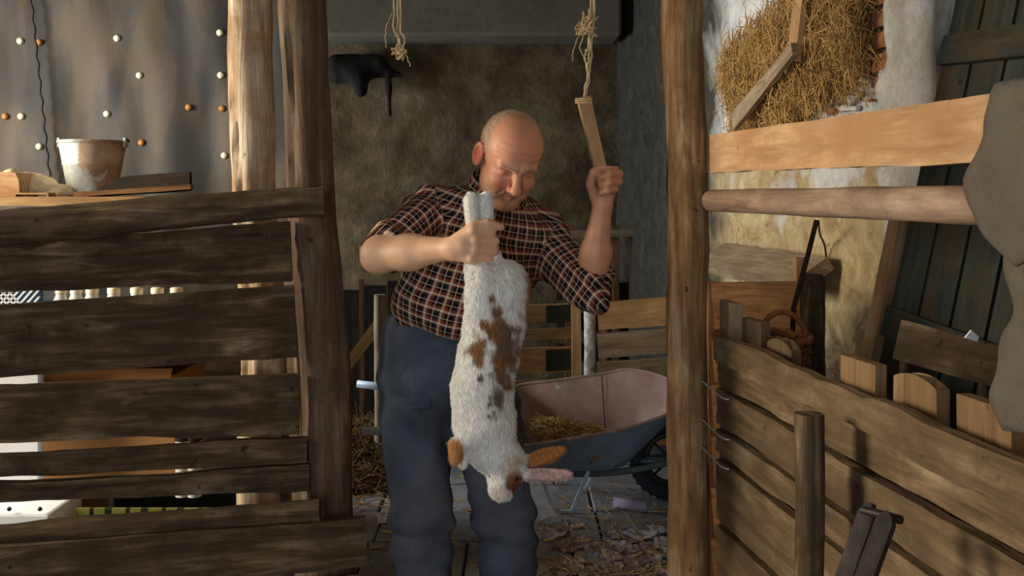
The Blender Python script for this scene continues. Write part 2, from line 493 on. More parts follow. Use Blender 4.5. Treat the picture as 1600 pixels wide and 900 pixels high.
far_dark = s.ramp(s.math('ADD', s.math('MULTIPLY', s.math('SUBTRACT', sp.outputs[1], 4.2), .9), s.math('SUBTRACT', a, .5)), [(.25, (0, 0, 0)), (.55, (1, 1, 1))])  # darker grey-brown towards the far end of the wall
c = s.mix(far_dark, c, s.ramp(b, [(.3, rgb(46, 44, 38)), (.6, rgb(72, 68, 59)), (.75, rgb(100, 95, 83))]))
c = s.mix(.6, c, s.ramp(d, [(.3, (.72, .72, .72)), (.6, (1, 1, 1))]), 'MULTIPLY')
s.bump(s.math('ADD', s.math('ADD', b, s.math('MULTIPLY', d, .4)), s.math('MULTIPLY', chip, -.6)), .7, .02)
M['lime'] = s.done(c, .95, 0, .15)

M['white_plaster'] = mottled('white_plaster', [(.3, rgb(186, 178, 160)), (.55, rgb(222, 218, 206)), (.7, rgb(230, 228, 220))], 7, .5, 45)
M['back_plaster'] = mottled('back_plaster', [(.25, rgb(50, 40, 27)), (.42, rgb(90, 75, 52)), (.58, rgb(112, 97, 70)), (.75, rgb(146, 132, 104))], 2.0, .8, 9, .95, (.55, 1.1), 'Object', .02)
M['brick'] = mottled('brick', [(.3, rgb(150, 92, 58)), (.7, rgb(196, 138, 92))], 12, .6, 60)
M['side_wall'] = mottled('side_wall', [(.3, rgb(110, 104, 92)), (.7, rgb(150, 144, 130))], 2, .5, 30)

def wall_grid(name, p00, e1, L1, H, mat, amp, n, m, nrm, seed):
    e1 = np.asarray(e1, float); nrm = np.asarray(nrm, float)
    def f(u, v):
        q = np.asarray(p00, float) + e1 * (u * L1) + np.array([0, 0, v * H])
        return q + nrm * amp * float(fbm(q * 2.1 + seed, 4))
    V, Fc = grid_arr(f, n, m)
    # give it depth
    k = len(V); back = [np.asarray(q) - nrm * .25 for q in V]
    V2 = list(V) + back; F2 = list(Fc) + [tuple(i + k for i in q[::-1]) for q in Fc]
    edge = [i for i in range(n + 1)] + [j * (n + 1) + n for j in range(1, m + 1)] + [m * (n + 1) + i for i in range(n - 1, -1, -1)] + [j * (n + 1) for j in range(m - 1, 0, -1)]
    for i in range(len(edge)):
        a_, b_ = edge[i], edge[(i + 1) % len(edge)]; F2.append((b_, a_, a_ + k, b_ + k))
    return structure(build(name, V2, F2, mat))
wall_back = wall_grid('wall_back', (LEFT - .1, BACK, 0), (1, 0, 0), 4.6, CEIL, M['back_plaster'], .022, 90, 54, (0, -1, 0), 3.1)
Y0 = BACK + .1; Lw = (Y0 - FRONT) * math.sqrt(1 + WK * WK)
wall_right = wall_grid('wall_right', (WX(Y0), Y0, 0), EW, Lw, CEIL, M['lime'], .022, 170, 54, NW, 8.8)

floor = structure(box('floor', (LEFT - .3, FRONT - .3, -.2), (3.2, BACK + .3, -.012), M['floor_gap']))
structure(box('ceiling', (LEFT - .3, FRONT - .3, CEIL), (3.2, BACK + .3, CEIL + .15), M['ceiling']))
structure(box('trim_1', (LEFT, BACK - .42, 2.40), (WX(BACK) - .02, BACK - .03, CEIL - .001), M['beam'], None, .02))
# left wall with its window opening and an added rear opening for light
wo = (1.4, 3.3, 1.2, 2.35); w2 = (4.55, 6.15, .55, 2.35)
parts = [box_arr((LEFT - .25, FRONT, 0), (LEFT, wo[0], CEIL)), box_arr((LEFT - .25, wo[1], 0), (LEFT, w2[0], CEIL)), box_arr((LEFT - .25, w2[1], 0), (LEFT, BACK, CEIL)), box_arr((LEFT - .25, w2[0], 0), (LEFT, w2[1], w2[2])), box_arr((LEFT - .25, w2[0], w2[3]), (LEFT, w2[1], CEIL)),
         box_arr((LEFT - .25, wo[0], 0), (LEFT, wo[1], wo[2])), box_arr((LEFT - .25, wo[0], wo[3]), (LEFT, wo[1], CEIL))]
structure(build('wall_left', *merge(parts), M['side_wall'], None, False))
fr = [box_arr((LEFT - .12, wo[0], wo[2]), (LEFT - .04, wo[0] + .06, wo[3])), box_arr((LEFT - .12, wo[1] - .06, wo[2]), (LEFT - .04, wo[1], wo[3])),
      box_arr((LEFT - .12, wo[0], wo[2]), (LEFT - .04, wo[1], wo[2] + .06)), box_arr((LEFT - .12, wo[0], wo[3] - .06), (LEFT - .04, wo[1], wo[3]))]
structure(build('window_1', *merge(fr), M['old_wood'], None, False))
fr = [box_arr((LEFT - .12, w2[0], w2[2]), (LEFT - .04, w2[0] + .06, w2[3])), box_arr((LEFT - .12, w2[1] - .06, w2[2]), (LEFT - .04, w2[1], w2[3])), box_arr((LEFT - .12, w2[0], w2[2]), (LEFT - .04, w2[1], w2[2] + .06)), box_arr((LEFT - .12, w2[0], w2[3] - .06), (LEFT - .04, w2[1], w2[3]))]
structure(build('window_2', *merge(fr), M['old_wood'], None, False))  # frame of the unseen opening added for the rear fill
do = (-1.7, -.1, 2.25)
parts = [box_arr((LEFT, FRONT - .25, 0), (do[0], FRONT, CEIL)), box_arr((do[1], FRONT - .25, 0), (WX(FRONT), FRONT, CEIL)), box_arr((do[0], FRONT - .25, do[2]), (do[1], FRONT, CEIL))]
structure(build('wall_front', *merge(parts), M['side_wall'], None, False))
fr = [box_arr((do[0], FRONT - .2, 0), (do[0] + .08, FRONT - .08, do[2])), box_arr((do[1] - .08, FRONT - .2, 0), (do[1], FRONT - .08, do[2])), box_arr((do[0], FRONT - .2, do[2] - .08), (do[1], FRONT - .08, do[2]))]
structure(build('door_1', *merge(fr), M['old_wood'], None, False))
# rough ceiling joist above the gateway; the twines hang from it
jo = structure(log('trim_2', (LEFT, 2.74, 2.42), (WX(2.74), 2.74, 2.42), .075, .075, M['grey_post'], None, .02, .004, 4, 40, 16))

# flagstones on the barn floor
cache = {}
yy = 1.0; row = 0
while yy < 6.4:
    hh = .30 + .10 * random.random(); xx = -1.5 - .2 * random.random()
    while xx < WX(yy) - .1:
        ww = .34 + .24 * random.random(); ww = min(ww, WX(yy) - .02 - xx)
        if ww > .08:
            q = [(xx + .004, yy + .004), (xx + ww - .004, yy + .004), (xx + ww - .004, yy + hh - .004), (xx + .004, yy + hh - .004)]
            q = [(x_ + random.uniform(-.003, .003), y_ + random.uniform(-.003, .003)) for x_, y_ in q]
            cx = sum(p[0] for p in q) / 4; cy = sum(p[1] for p in q) / 4; top = random.uniform(-.003, .004)
            V = [(x_, y_, -.012) for x_, y_ in q] + [(x_, y_, top - .006) for x_, y_ in q] + [(cx + (x_ - cx) * .975, cy + (y_ - cy) * .975, top) for x_, y_ in q]
            Fc = [(8, 9, 10, 11)] + [(i, (i + 1) % 4, 4 + (i + 1) % 4, 4 + i) for i in range(4)] + [(4 + i, 4 + (i + 1) % 4, 8 + (i + 1) % 4, 8 + i) for i in range(4)]
            build('flagstone', V, Fc, M['floor'], floor, False)
        xx += ww
    yy += hh; row += 1

# bare bricks, white plaster pier and broken plaster beside the hay in the right wall
ya, yb = pxW(1403), pxW(1492)
def pier(u, v):
    Y = ya + (yb - ya) * u; z = .9 + v * (CEIL - .9)
    jag = .05 * float(fbm(np.array([z * 7, 1.2, .3]), 3)) * (1 - u)
    return W(Y + jag, z, .055 + .008 * float(fbm(np.array([Y * 6, z * 5, 2.]), 3)))
V, Fc = grid_arr(pier, 10, 60); k = len(V)
V = list(V) + [np.asarray(q) - NW * .12 for q in V]
Fc = [q[::-1] for q in Fc]
n_, m_ = 10, 60
for j in range(m_):
    a_, b_ = j * 11, (j + 1) * 11; Fc.append((a_, b_, b_ + k, a_ + k)); a_, b_ = a_ + 10, b_ + 10; Fc.append((b_, a_, a_ + k, b_ + k))
structure(build('trim_3', V, Fc, M['white_plaster']))
z = 1.72; i = 0
while z < 2.70:
    y1 = pxW(1404); y0 = pxW(1380 - (4 if i % 2 else 0))
    p0, p1 = W(y0, z + .031, -.018), W(y1, z + .031, -.018)
    plank('brick', p0, p1, .066, .1, NW, M['brick'], wall_right, live=.003, rough=.003, nx=4, ny=2, seed=i)
    z += .071; i += 1
for i in range(26):
    px = random.uniform(1265, 1400); py = random.uniform(140, 185) if px < 1345 else random.uniform(100, 180)
    Y = pxW(px); zc = CAMH - (py - HZ) / F * Y; r = random.uniform(.012, .035)
    Vv, Ff = lathe_arr([(0, -.6 * r), (r * .8, -.4 * r), (r, 0), (r * .7, .5 * r), (0, .6 * r)], 7, (0, 0, 0))
    Vv = np.array(Vv); Vv = Vv * (1 + .35 * vnoise(Vv / r * 1.3 + i)[:, None])
    build('plaster_lump', Vv * [1, 1.4, .8] + W(Y, zc, .02), Ff, M['white_plaster'] if random.random() < .75 else M['brick'], wall_right, False)

# ------------------------------------------------------------------ left fence and posts
FD = 2.5
D0 = lambda x: 2.38 + (2.5 - 2.38) * x / 500.0           # the fence comes slightly nearer towards the left
gate_post = log('timber_post', P(470, 20, 2.6) + np.array([-.028, 0, .52]), P(520, 880, 2.6) + np.array([.022, 0, -.395]), .062, .068, M['grey_post'], None, .012, .004, 3, 60, 28, 1., .012)
tag(gate_post, 'thick grey cracked gate post at the end of the dark plank fence', 'post')
rear_post = log('timber_post', P(396, 20, 2.72) + np.array([-.01, 0, .55]), P(412, 880, 2.72) + np.array([.004, 0, -.345]), .064, .06, M['pale_post'], None, .012, .005, 5, 60, 28, 1., .014)
tag(rear_post, 'pale split post with peeling bark rising behind the dark plank fence', 'post')

fence = empty('plank_fence', (-1.6, 2.45, 0), 'dark weathered fence of rough boards and round rails under the metal bucket', 'fence')
XL = -260
def fb(x1, t0, b0, t1, b1, dd=0., **kw):
    """fence board: rows at x=0 and at its right end x1; extended out of the picture on the left"""
    e = XL / x1
    yt, yb_ = t0 + (t1 - t0) * e, b0 + (b1 - b0) * e
    pa = P(XL, (yt + yb_) / 2, D0(XL) + dd); pb = P(x1, (t1 + b1) / 2, D0(x1) + dd)
    wa = (yb_ - yt) / F * D0(XL); wb = (b1 - t1) / F * D0(x1)
    return plank('board', pa, pb, wa, .028, (0, -1, 0), M['old_wood'], fence, w1=wb, nx=110, ny=10, **kw)
r = log('rail', P(XL, 368, 2.34), P(508, 318, 2.46), .043, .040, M['old_wood'], fence, .012, .006, 11, 110, 26)
fb(455, 376, 456, 345, 443, .06, live=.006, rough=.011, seed=1)
fb(462, 473, 590, 443, 559, .06, live=.003, rough=.004, seed=2)
fb(468, 601, 690, 580, 679, .06, live=.004, rough=.004, seed=3)
fb(480, 708, 746, 680, 723, .05, live=.004, rough=.004, seed=4)
fb(484, 752, 786, 724, 766, .05, live=.006, rough=.004, seed=5)
log('rail', P(XL, 862, 2.36), P(500, 790, 2.475), .027, .028, M['old_wood'], fence, .012, .004, 12, 90, 20)
fb(573, 853, 940, 806, 884, -.02, live=.003, rough=.004, seed=6)
fb(566, 955, 1050, 900, 990, -.02, live=.003, rough=.004, seed=7)
fb(560, 1070, 1150, 1010, 1100, -.02, live=.003, rough=.004, seed=8)
# split lath behind the board ends
tag(plank('lath', P(452, 430, 2.66), P(478, 880, 2.66) - np.array([0, 0, .36]), .034, .016, (0, -1, 0), M['pale_post'], None, live=.003, nx=20, seed=9),
    'pale split lath standing beside the grey gate post behind the fence boards', 'lath')

# ------------------------------------------------------------------ partition with the dusty black sheet
structure(box('wall_partition', (LEFT, 4.26, 0), (-.93, 4.36, CEIL), M['dark_wood']))
s = NT('black_sheet'); v = s.coord('Object', (1, 1, 1), False); vs = s.coord('Object', (5.5, 1, 1.7), False)
a = s.noise(vs, 1.0, 5, .55, .5); d = s.noise(v, 60, 5, .7); e = s.noise(s.coord('Object', (9, 1, .8), False), 1.2, 3, .5)
c = s.ramp(a, [(.36, rgb(34, 35, 36)), (.48, rgb(50, 47, 42)), (.6, rgb(84, 71, 52))])
c = s.mix(.35, c, s.ramp(e, [(.4, rgb(30, 33, 38)), (.6, rgb(54, 56, 58))]))
c = s.mix(.5, c, s.ramp(d, [(.3, (.7, .7, .7)), (.6, (1, 1, 1))]), 'MULTIPLY')
s.bump(d, .15, .003); M['sheet'] = s.done(c, .62, 0, .4)
SY = 4.2
def shf(u, v):
    x = -3.4 + u * (3.4 - .95); z = .9 + v * 1.84
    return np.array([x, SY - .02 * float(fbm(np.array([x * 3.1, 1.3, z * 1.1]), 3)) - .006 * math.sin(x * 23 + 2 * math.sin(z * 3)), z])
V, Fc = grid_arr(shf, 120, 60)
sheet = build('plastic_sheet', V, Fc, M['sheet']); sm = sheet.modifiers.new('solid', 'SOLIDIFY'); sm.thickness = .002
tag(sheet, 'dusty wrinkled black sheet nailed up behind the metal bucket', 'sheet')
M['cap'] = plain('nail_cap', rgb(244, 232, 200), .35, 0, .5, .04, 30, 0); M['cap_rust'] = plain('rusty_cap', rgb(176, 124, 66), .6, .2, .4, .2, 90, .1)
discme = raw('nail_cap', *lathe_arr([(0, .013), (.008, .012), (.0135, .008), (.0155, 0), (.014, -.003)], 14))  # small domed discs dotted over the sheet
for px, py, rust in ((31, 64, 0), (60, 66, 1), (183, 60, 0), (218, 118, 0), (345, 52, 0), (346, 118, 0), (348, 170, 1), (167, 178, 0), (33, 182, 0), (8, 182, 1), (296, 168, 1), (62, 229, 0), (222, 223, 1), (351, 243, 0)):
    q = P(px, py, SY); u = (q[0] + 3.4) / 2.45; q[1] = shf(u, (q[2] - .9) / 1.84)[1] - .002
    me = discme.copy(); link('nail_cap', me, M['cap_rust' if rust else 'cap'], q, sheet, (math.radians(90), 0, 0))
sp_ = [P(50 + 28 * t, 10 + 270 * t, SY - .03) + np.array([.004 * math.sin(t * 60), 0, 0]) for t in np.linspace(-.15, 1.1, 60)]
tube('seam', sp_, .005, M['dot'], sheet, 5)

# ------------------------------------------------------------------ rack behind the fence and what lies on it
rack = empty('storage_rack', (-1.65, 3.3, 0), 'timber rack behind the dark fence, carrying the bucket on its top', 'rack')
for x in (-2.3, -.80):
    for y in (3.08, 3.55):
        plank('post', (x, y, 0), (x, y, 1.35), .05, .05, (0, -1, 0), M['pallet_wood'], rack, nx=6, seed=x * 3 + y)
for zt, nm in ((1.385, 'shelf'), (.93, 'shelf')):
    for k in range(4):
        plank('shelf_board', (-2.42, 3.06 + .16 * k, zt - .014), (-.77 - .01 * k, 3.06 + .16 * k, zt - .014), .15, .028, (0, 0, 1), M['pallet_wood'], rack, nx=10, live=.003, seed=k + zt * 7)
# galvanised bucket
s = NT('galvanised'); v = s.coord('Object', (1, 1, 1), False); a = s.noise(v, 13, 8, .65, .5); b = s.noise(v, 60, 4, .6)
g = s.n('ShaderNodeTexCoord'); sp = s.n('ShaderNodeSeparateXYZ'); s.l(g.outputs['Object'], sp.inputs[0])
side = s.math('ADD', s.math('MULTIPLY', sp.outputs[0], 3.4), s.math('MULTIPLY', s.math('SUBTRACT', a, .5), 1.8))
rm = s.ramp(side, [(.0, (0, 0, 0)), (.1, (1, 1, 1))])
c = s.mix(rm, s.ramp(b, [(.3, rgb(176, 182, 180)), (.7, rgb(212, 214, 208))]), s.ramp(a, [(.35, rgb(120, 84, 52)), (.6, rgb(176, 150, 116))]))
s.l(s.ramp(rm, [(0, (.55, .55, .55)), (1, (.05, .05, .05))]), s.b.inputs['Metallic'])
s.bump(a, .2, .004); M['zinc'] = s.done(c, .42, 0, .5); s.l(s.ramp(rm, [(0, (.6, .6, .6)), (1, (.05, .05, .05))]), s.b.inputs['Metallic'])
bc = P(145, 300, 3.3); bz = 1.386
bk = empty('metal_bucket', (bc[0], bc[1], bz), 'galvanised metal bucket, rusty on one side, standing above the dark fence', 'bucket')
R1 = .112; R0 = .074; Hb = CAMH + 80 / F * 3.3 - bz
V, Fc = lathe_arr([(0, .006), (R0, .006), (R0 + .003, 0), (R0 + .004, .012), (R0 + (R1 - R0) * .55, Hb * .55), (R0 + (R1 - R0) * .56 + .002, Hb * .57), (R0 + (R1 - R0) * .6, Hb * .6), (R1 - .004, Hb - .012), (R1, Hb - .01), (R1 + .002, Hb - .004), (R1, Hb), (R1 - .004, Hb - .003), (R1 - .008, Hb - .02), (R0, .02), (0, .02)], 44, (bc[0], bc[1], bz))
autosmooth(build('body', V, Fc, M['zinc'], bk), 40)
for sx in (-1, 1):
    q = np.array([bc[0] + sx * (R1 + .001), bc[1], bz + Hb - .006])
    V, Fc = box_arr(q + [-.004, -.014, -.016], q + [.004, .014, .016]); build('ear', V, Fc, M['zinc'], bk, False)
hp = [np.array([bc[0] + (R1 + .006) * math.cos(t), bc[1] + R1 * .95 * math.sin(t), bz + Hb + .004 - .012 * math.sin(t)]) for t in np.linspace(0, math.pi, 24)]
tube('handle', hp, .003, M['iron'], bk)
# board, wooden block, cream sack and little box on the top shelf
def prism_px(pts, d0, d1):
    a_ = [P(x, y, d0) for x, y in pts]; b_ = [q + np.array([0, d1 - d0, 0]) for q in a_]; n = len(pts)
    return a_ + b_, [tuple(range(n))[::-1], tuple(range(n, 2 * n))] + [(i, (i + 1) % n, n + (i + 1) % n, n + i) for i in range(n)]
tag(plank('short_board', P(140, 294, 3.10), P(298, 283, 3.10), .062, .024, (0, -1, .15), M['dark_wood'], None, nx=12, ny=3, live=.002, rough=.001, seed=21, shape=lambda f: (-.05 * max(0, 1 - f / .35), 0)),
    'short dark board with a slanting end leaning beside the bucket', 'board')
tag(plank('thin_batten', P(118, 304, 3.06), P(300, 292, 3.06), .02, .03, (0, -1, 0), M['brown_wood'], None, nx=10, live=.002, seed=22), 'thin pale batten lying in front of the bucket', 'batten')
tag(build('wooden_block', *prism_px([(-30, 307), (31, 307), (29, 282), (24, 270), (-6, 268), (-30, 274)], 3.12, 3.24), M['pine'], None, False), 'tan wooden block with a rounded top beside the cream cloth', 'wooden block')
bx = empty('small_box', P(48, 306, 3.08), 'small open wooden tray lying by the wooden block', 'tray')
for (x0, x1, y0, y1, nm) in ((20, 76, 301, 304, 'lid'), (20, 26, 303, 317, 'side'), (70, 77, 303, 316, 'side')):
    v_, f_ = prism_px([(x0, y1), (x1, y1), (x1 - 2, y0), (x0 + 4, y0)], 3.05, 3.10); build(nm, v_, f_, M['pallet_wood'], bx, False)
def sackf(Q):
    d = ell(Q, P(52, 300, 3.26), (.085, .08, .062)); d = smin(d, ell(Q, P(88, 304, 3.22), (.062, .06, .032)), .03)
    d = smin(d, ell(Q, P(24, 295, 3.28), (.05, .06, .07)), .03)
    return smax(d + .006 * fbm(Q * 34, 3), 1.388 - Q[:, 2], .004)
V, Fc = sdf_mesh(sackf, P(-20, 330, 3.26) - .12 - [0, 0, 0], P(140, 240, 3.3) + [.05, .12, .02], .005)
tag(build('cloth_sack', V, Fc, M['cloth_cream']), 'crumpled cream cloth bag heaped beside the bucket', 'cloth bag')

# things seen through the gaps of the fence
def crate(px0, px1, z0, z1, y0, y1): pass
lat = empty('lattice_crate', P(30, 440, 3.3) * [1, 1, 0] + [0, 0, .944], 'blue plastic crate with a lattice side, glimpsed between the fence boards', 'crate')
x0, x1 = P(-60, 0, 3.2)[0], P(79, 0, 3.2)[0]; zb = .944
box('base', (x0, 3.12, zb), (x1, 3.42, zb + .02), M['pvc_blue'], lat)
nb = 14
for k in range(nb + 1):
    x = x0 + (x1 - x0) * k / nb
    for sgn in (-1, 1):
        xe = x + sgn * .16
        f0 = 0.; f1 = 1.
        if xe < x0: f1 = (x0 - x) / (xe - x) if xe != x else 1
        if xe > x1: f1 = (x1 - x) / (xe - x)
        if f1 > .02: plank('lattice_bar', (x, 3.125, zb + .02), (x + (xe - x) * f1, 3.125, zb + .02 + .18 * f1), .006, .006, (0, -1, 0), M['foam'], lat, nx=1)
box('rim', (x0, 3.115, zb + .2), (x1, 3.43, zb + .22), M['pvc_blue'], lat)
box('side', (x0, 3.14, zb + .02), (x1, 3.15, zb + .2), M['pvc_blue'], lat)
jm = raw('jar', *lathe_arr([(0, 0), (.022, 0), (.026, .008), (.026, .10), (.02, .115), (.018, .125)], 16))
lm = raw('lid', *lathe_arr([(.021, 0), (.021, .016), (.018, .019), (0, .019)], 16))
for k, px in enumerate((96, 120, 144, 178, 214, 246, 276)):
    q = P(px, 0, 3.16); jr = empty('glass_jar', (q[0], q[1], .944), 'milky glass jar in the row on the rack shelf, glimpsed between fence boards', 'jar', 'jars in a row on the rack shelf')
    link('jar_body', jm, M['bottle'], (q[0], q[1], .944), jr); link('lid', lm, M['cap'], (q[0], q[1], .944 + .123), jr)
def carton(name, px0, px1, y0, y1, z0, z1, mat, label, cat):
    x0, x1 = P(px0, 0, y0)[0], P(px1, 0, y0)[0]
    o = empty(name, ((x0 + x1) / 2, (y0 + y1) / 2, z0), label, cat)
    t = .006
    box('side', (x0, y0, z0), (x1, y0 + t, z1), mat, o); box('side', (x0, y1 - t, z0), (x1, y1, z1), mat, o)
    box('end', (x0, y0 + t, z0), (x0 + t, y1 - t, z1), mat, o); box('end', (x1 - t, y0 + t, z0), (x1, y1 - t, z1), mat, o)
    box('base', (x0 + t, y0 + t, z0), (x1 - t, y1 - t, z0 + t), mat, o)
    plank('flap', ((x0 + x1) / 2 - (x1 - x0) * .49, y0 - .03, z1 - .02), ((x0 + x1) / 2 + (x1 - x0) * .49, y0 - .03, z1 - .02), .1, .005, (0, -1, .6), mat, o, nx=2)
    return o
carton('cardboard_box', 62, 272, 3.14, 3.46, .42, .80, M['cardboard'], 'open brown cardboard box under the rack, glimpsed between fence boards', 'box')
carton('cardboard_box', 74, 122, 3.16, 3.40, .0, .40, M['cardboard'], 'narrow cardboard box on the floor behind the white foam box', 'box')
fo = empty('foam_box', (P(20, 0, 2.95)[0], 3.05, 0), 'white foam box with black dots on the floor behind the fence', 'box')
x0, x1 = P(-70, 0, 2.9)[0], P(79, 0, 2.9)[0]
box('body', (x0, 2.9, 0), (x1, 3.12, .43), M['foam'], fo, .01)
for px in (15, 63):
    q = P(px, 795, 2.9); V, Fc = lathe_arr([(.007, 0), (.006, .004), (0, .005)], 10); o = link('black_dot', raw('black_dot', V, Fc), M['dot'], q + [0, -.001, 0], fo, (math.radians(90), 0, 0))
box('stripe', (x0 + .01, 2.897, .2), (x1 - .005, 2.9, .26), M['pvc_blue'], fo)
ws = box('white_board', (P(-60, 0, 3.0)[0], 3.02, .44), (P(60, 0, 3.0)[0], 3.045, .86), M['foam'], None, .012)
tag(ws, 'white panel standing on the foam box, glimpsed between fence boards', 'panel')
gc = empty('slatted_crate', (P(240, 0, 3.0)[0], 3.12, 0), 'olive green slatted crate on the floor behind the fence', 'crate')
x0, x1 = P(118, 0, 3.0)[0], P(372, 0, 3.0)[0]
for k in range(9):
    xa = x0 + (x1 - x0) * k / 9
    box('slat', (xa, 3.0, .02), (xa + (x1 - x0) / 9 * (.6 if k % 2 else .75), 3.012, .41), M['pvc_green'], gc)
box('back', (x0, 3.02, .0), (x1, 3.03, .405), M['pvc_dark'], gc); box('base', (x0, 3.03, 0), (x1, 3.3, .02), M['pvc_dark'], gc); box('rear_side', (x0, 3.29, .02), (x1, 3.3, .405), M['pvc_dark'], gc)
for k, px in enumerate((286, 304)):
    q = P(px, 0, 3.12); jr = empty('plastic_canister', (q[0], q[1], .80 if 0 else .413), 'tall pale canister beside the cardboard box behind the fence', 'canister', 'canisters on the slatted crate')
    V, Fc = lathe_arr([(0, 0), (.024, 0), (.024, .37), (.022, .372), (.022, .36), (0, .36)], 16, (q[0], q[1], .413)); autosmooth(build('canister_body', V, Fc, M['bottle'], jr), 40)
    V, Fc = lathe_arr([(.0245, .18), (.0255, .19), (.0245, .20)], 16, (q[0], q[1], .413)); build('ring', V, Fc, M['iron'], jr)

M['galv0'] = plain('wire', rgb(190, 190, 186), .4, .5, .5, .1, 20, .05)
# ------------------------------------------------------------------ right post, rails and plank fence
def FX(Y, off=0.): return .533 + WK * (2.62 - Y) + off
def FP(Y, z, off=0.): return np.array([FX(Y), Y, z]) + NW * off
rp = log('timber_post', P(1069, 20, 2.62) + np.array([-.004, 0, .60]), P(1077, 880, 2.62) + np.array([.003, 0, -.385]), .054, .057, M['post_wood'], None, .01, .0045, 14, 70, 30, 1., .006)
tag(rp, 'tall rough post with peeling bark, holding the pale rails of the pen', 'post')
rf = empty('pen_fence', (FX(1.8), 1.8, 0), 'plank fence of the pen with pale upper board, round rail and pickets', 'fence')
o = plank('top_board', FP(2.66, 1.503, .0), FP(1.0, 1.49, .0), .108, .026, NW, M['pine'], rf, nx=60, ny=3, live=.0025, rough=.0006, seed=31, chamf=.25)
log('rail', FP(2.60, 1.374, .01), FP(1.0, 1.379, .01), .029, .031, M['rail_wood'], rf, .006, .0012, 33, 50, 22)
rows = [(1.03, .955, .008, .010), (.962, .895, -.006, .004), (.886, .793, 0, .004), (.782, .718, 0, .004), (.704, .545, 0, .003), (.53, .36, 0, .003), (.345, .18, 0, .003), (.165, .0, 0, .0)]
for k, (zt, zb, off, lv) in enumerate(rows):
    plank('board', FP(2.52, (zt + zb) / 2, off), FP(1.0, (zt + zb) / 2 - .004, off), zt - zb, .024, NW, M['fence_tan'], rf, nx=110, ny=10, live=lv * 1.15, rough=.0038, seed=41 + k)
for (px0, px1, py, Y, mt, rot) in ((1131, 1156, 472, 2.44, 'grey_board', 0), (1166, 1199, 499, 2.24, 'fence_tan', .05), (1202, 1250, 530, 2.02, 'fence_tan', .3), (1318, 1383, 562, 1.735, 'picket', .03), (1401, 1482, 586, 1.53, 'picket', .25), (1500, 1602, 629, 1.345, 'picket', .02)):
    wd = (px1 - px0) / F * Y / .96; zt = CAMH - (py - HZ) / F * Y
    Yc = Y; c0 = FP(Yc, .05, -.05); 
    # find the depth where the back of the boards shows at the picket's column
    r_ = ((px0 + px1) / 2 - 800) / F; Yc = (.533 + .05 + WK * 2.62) / (r_ + WK); zt = CAMH - (py - HZ) / F * Yc
    ex = (px1 - px0) / F * Yc; wd = ex / (WK + (px0 + px1 - 1600) / 2 / F)    # width along the fence
    wd = min(wd, .145)
    def shp(f, rot=rot, wd=wd): return (0, 0)
    o = plank('picket', FP(Yc, .02, -.05), FP(Yc, zt, -.05), wd, .024, NW, M[mt], rf, nx=24, ny=6, live=.0015, rough=.001, seed=px0, chamf=.3)
    me = o.data; co = np.zeros(len(me.vertices) * 3, np.float32); me.vertices.foreach_get('co', co); co = co.reshape(-1, 3)
    xm = co[:, 0].max(); tp = co[:, 0] > xm * .86
    yn = co[:, 1] / (wd / 2)
    co[tp, 0] -= rot * wd * .45 * (yn[tp] ** 2 if rot > .2 else (yn[tp] + 1) * .5) * ((co[tp, 0] / xm - .86) / .14)
    me.vertices.foreach_set('co', co.ravel()); me.update()
for py, Y in ((611, 2.47), (673, 2.47), (718, 2.47)):
    q = P(1108, py, Y); zq = q[2]
    pts = curve_pts([FP(2.60, zq + .008, .03), FP(2.50, zq - .004, .028), FP(2.44, zq - .012, .022), FP(2.43, zq - .014, -.01)], 12)
    tube('wire_tie', pts, .0022, M['galv0'], rf, 6)
stk = log('stake', np.array([.585 - .028, 1.80, 0]), np.array([.585 - .028, 1.80, CAMH - 346 / F * 1.80]), .030, .026, M['old_wood'], rf, .004, .002, 51, 30, 16)
log('end_post', FP(.93, 0, 0), FP(.93, 1.62, 0), .05, .05, M['old_wood'], rf, .006, .003, 52, 20, 16)
# iron shackle on the boards
sh = empty('iron_shackle', FP(1.55, .60, .03), 'dark iron shackle of two bars with a bolt, hung on the pen boards', 'shackle')
for (xa, ya, xb, yb_, Y) in ((1362, 786, 1322, 900, 1.50), (1390, 800, 1352, 905, 1.44)):
    a_, b_ = P(xa, ya, Y), P(xb, yb_, Y - .02)
    a_[0] = min(a_[0], FX(Y) - .03); plank('bar', a_, b_ + (b_ - a_) * .3, .034, .016, (-.75, -.66, 0), M['iron'], sh, nx=16, ny=4, rough=.0008, seed=xa, shape=lambda f: ((-.011, .011) if f < .02 else ((-.004, .004) if f < .09 else (0, 0))), chamf=.4)
a_, b_ = P(1358, 797, 1.50), P(1395, 812, 1.44)
log('bolt', a_ - [.01, 0, 0], b_ + [.012, 0, 0], .007, .007, M['iron'], sh, 0, .0005, 1, 6, 10)

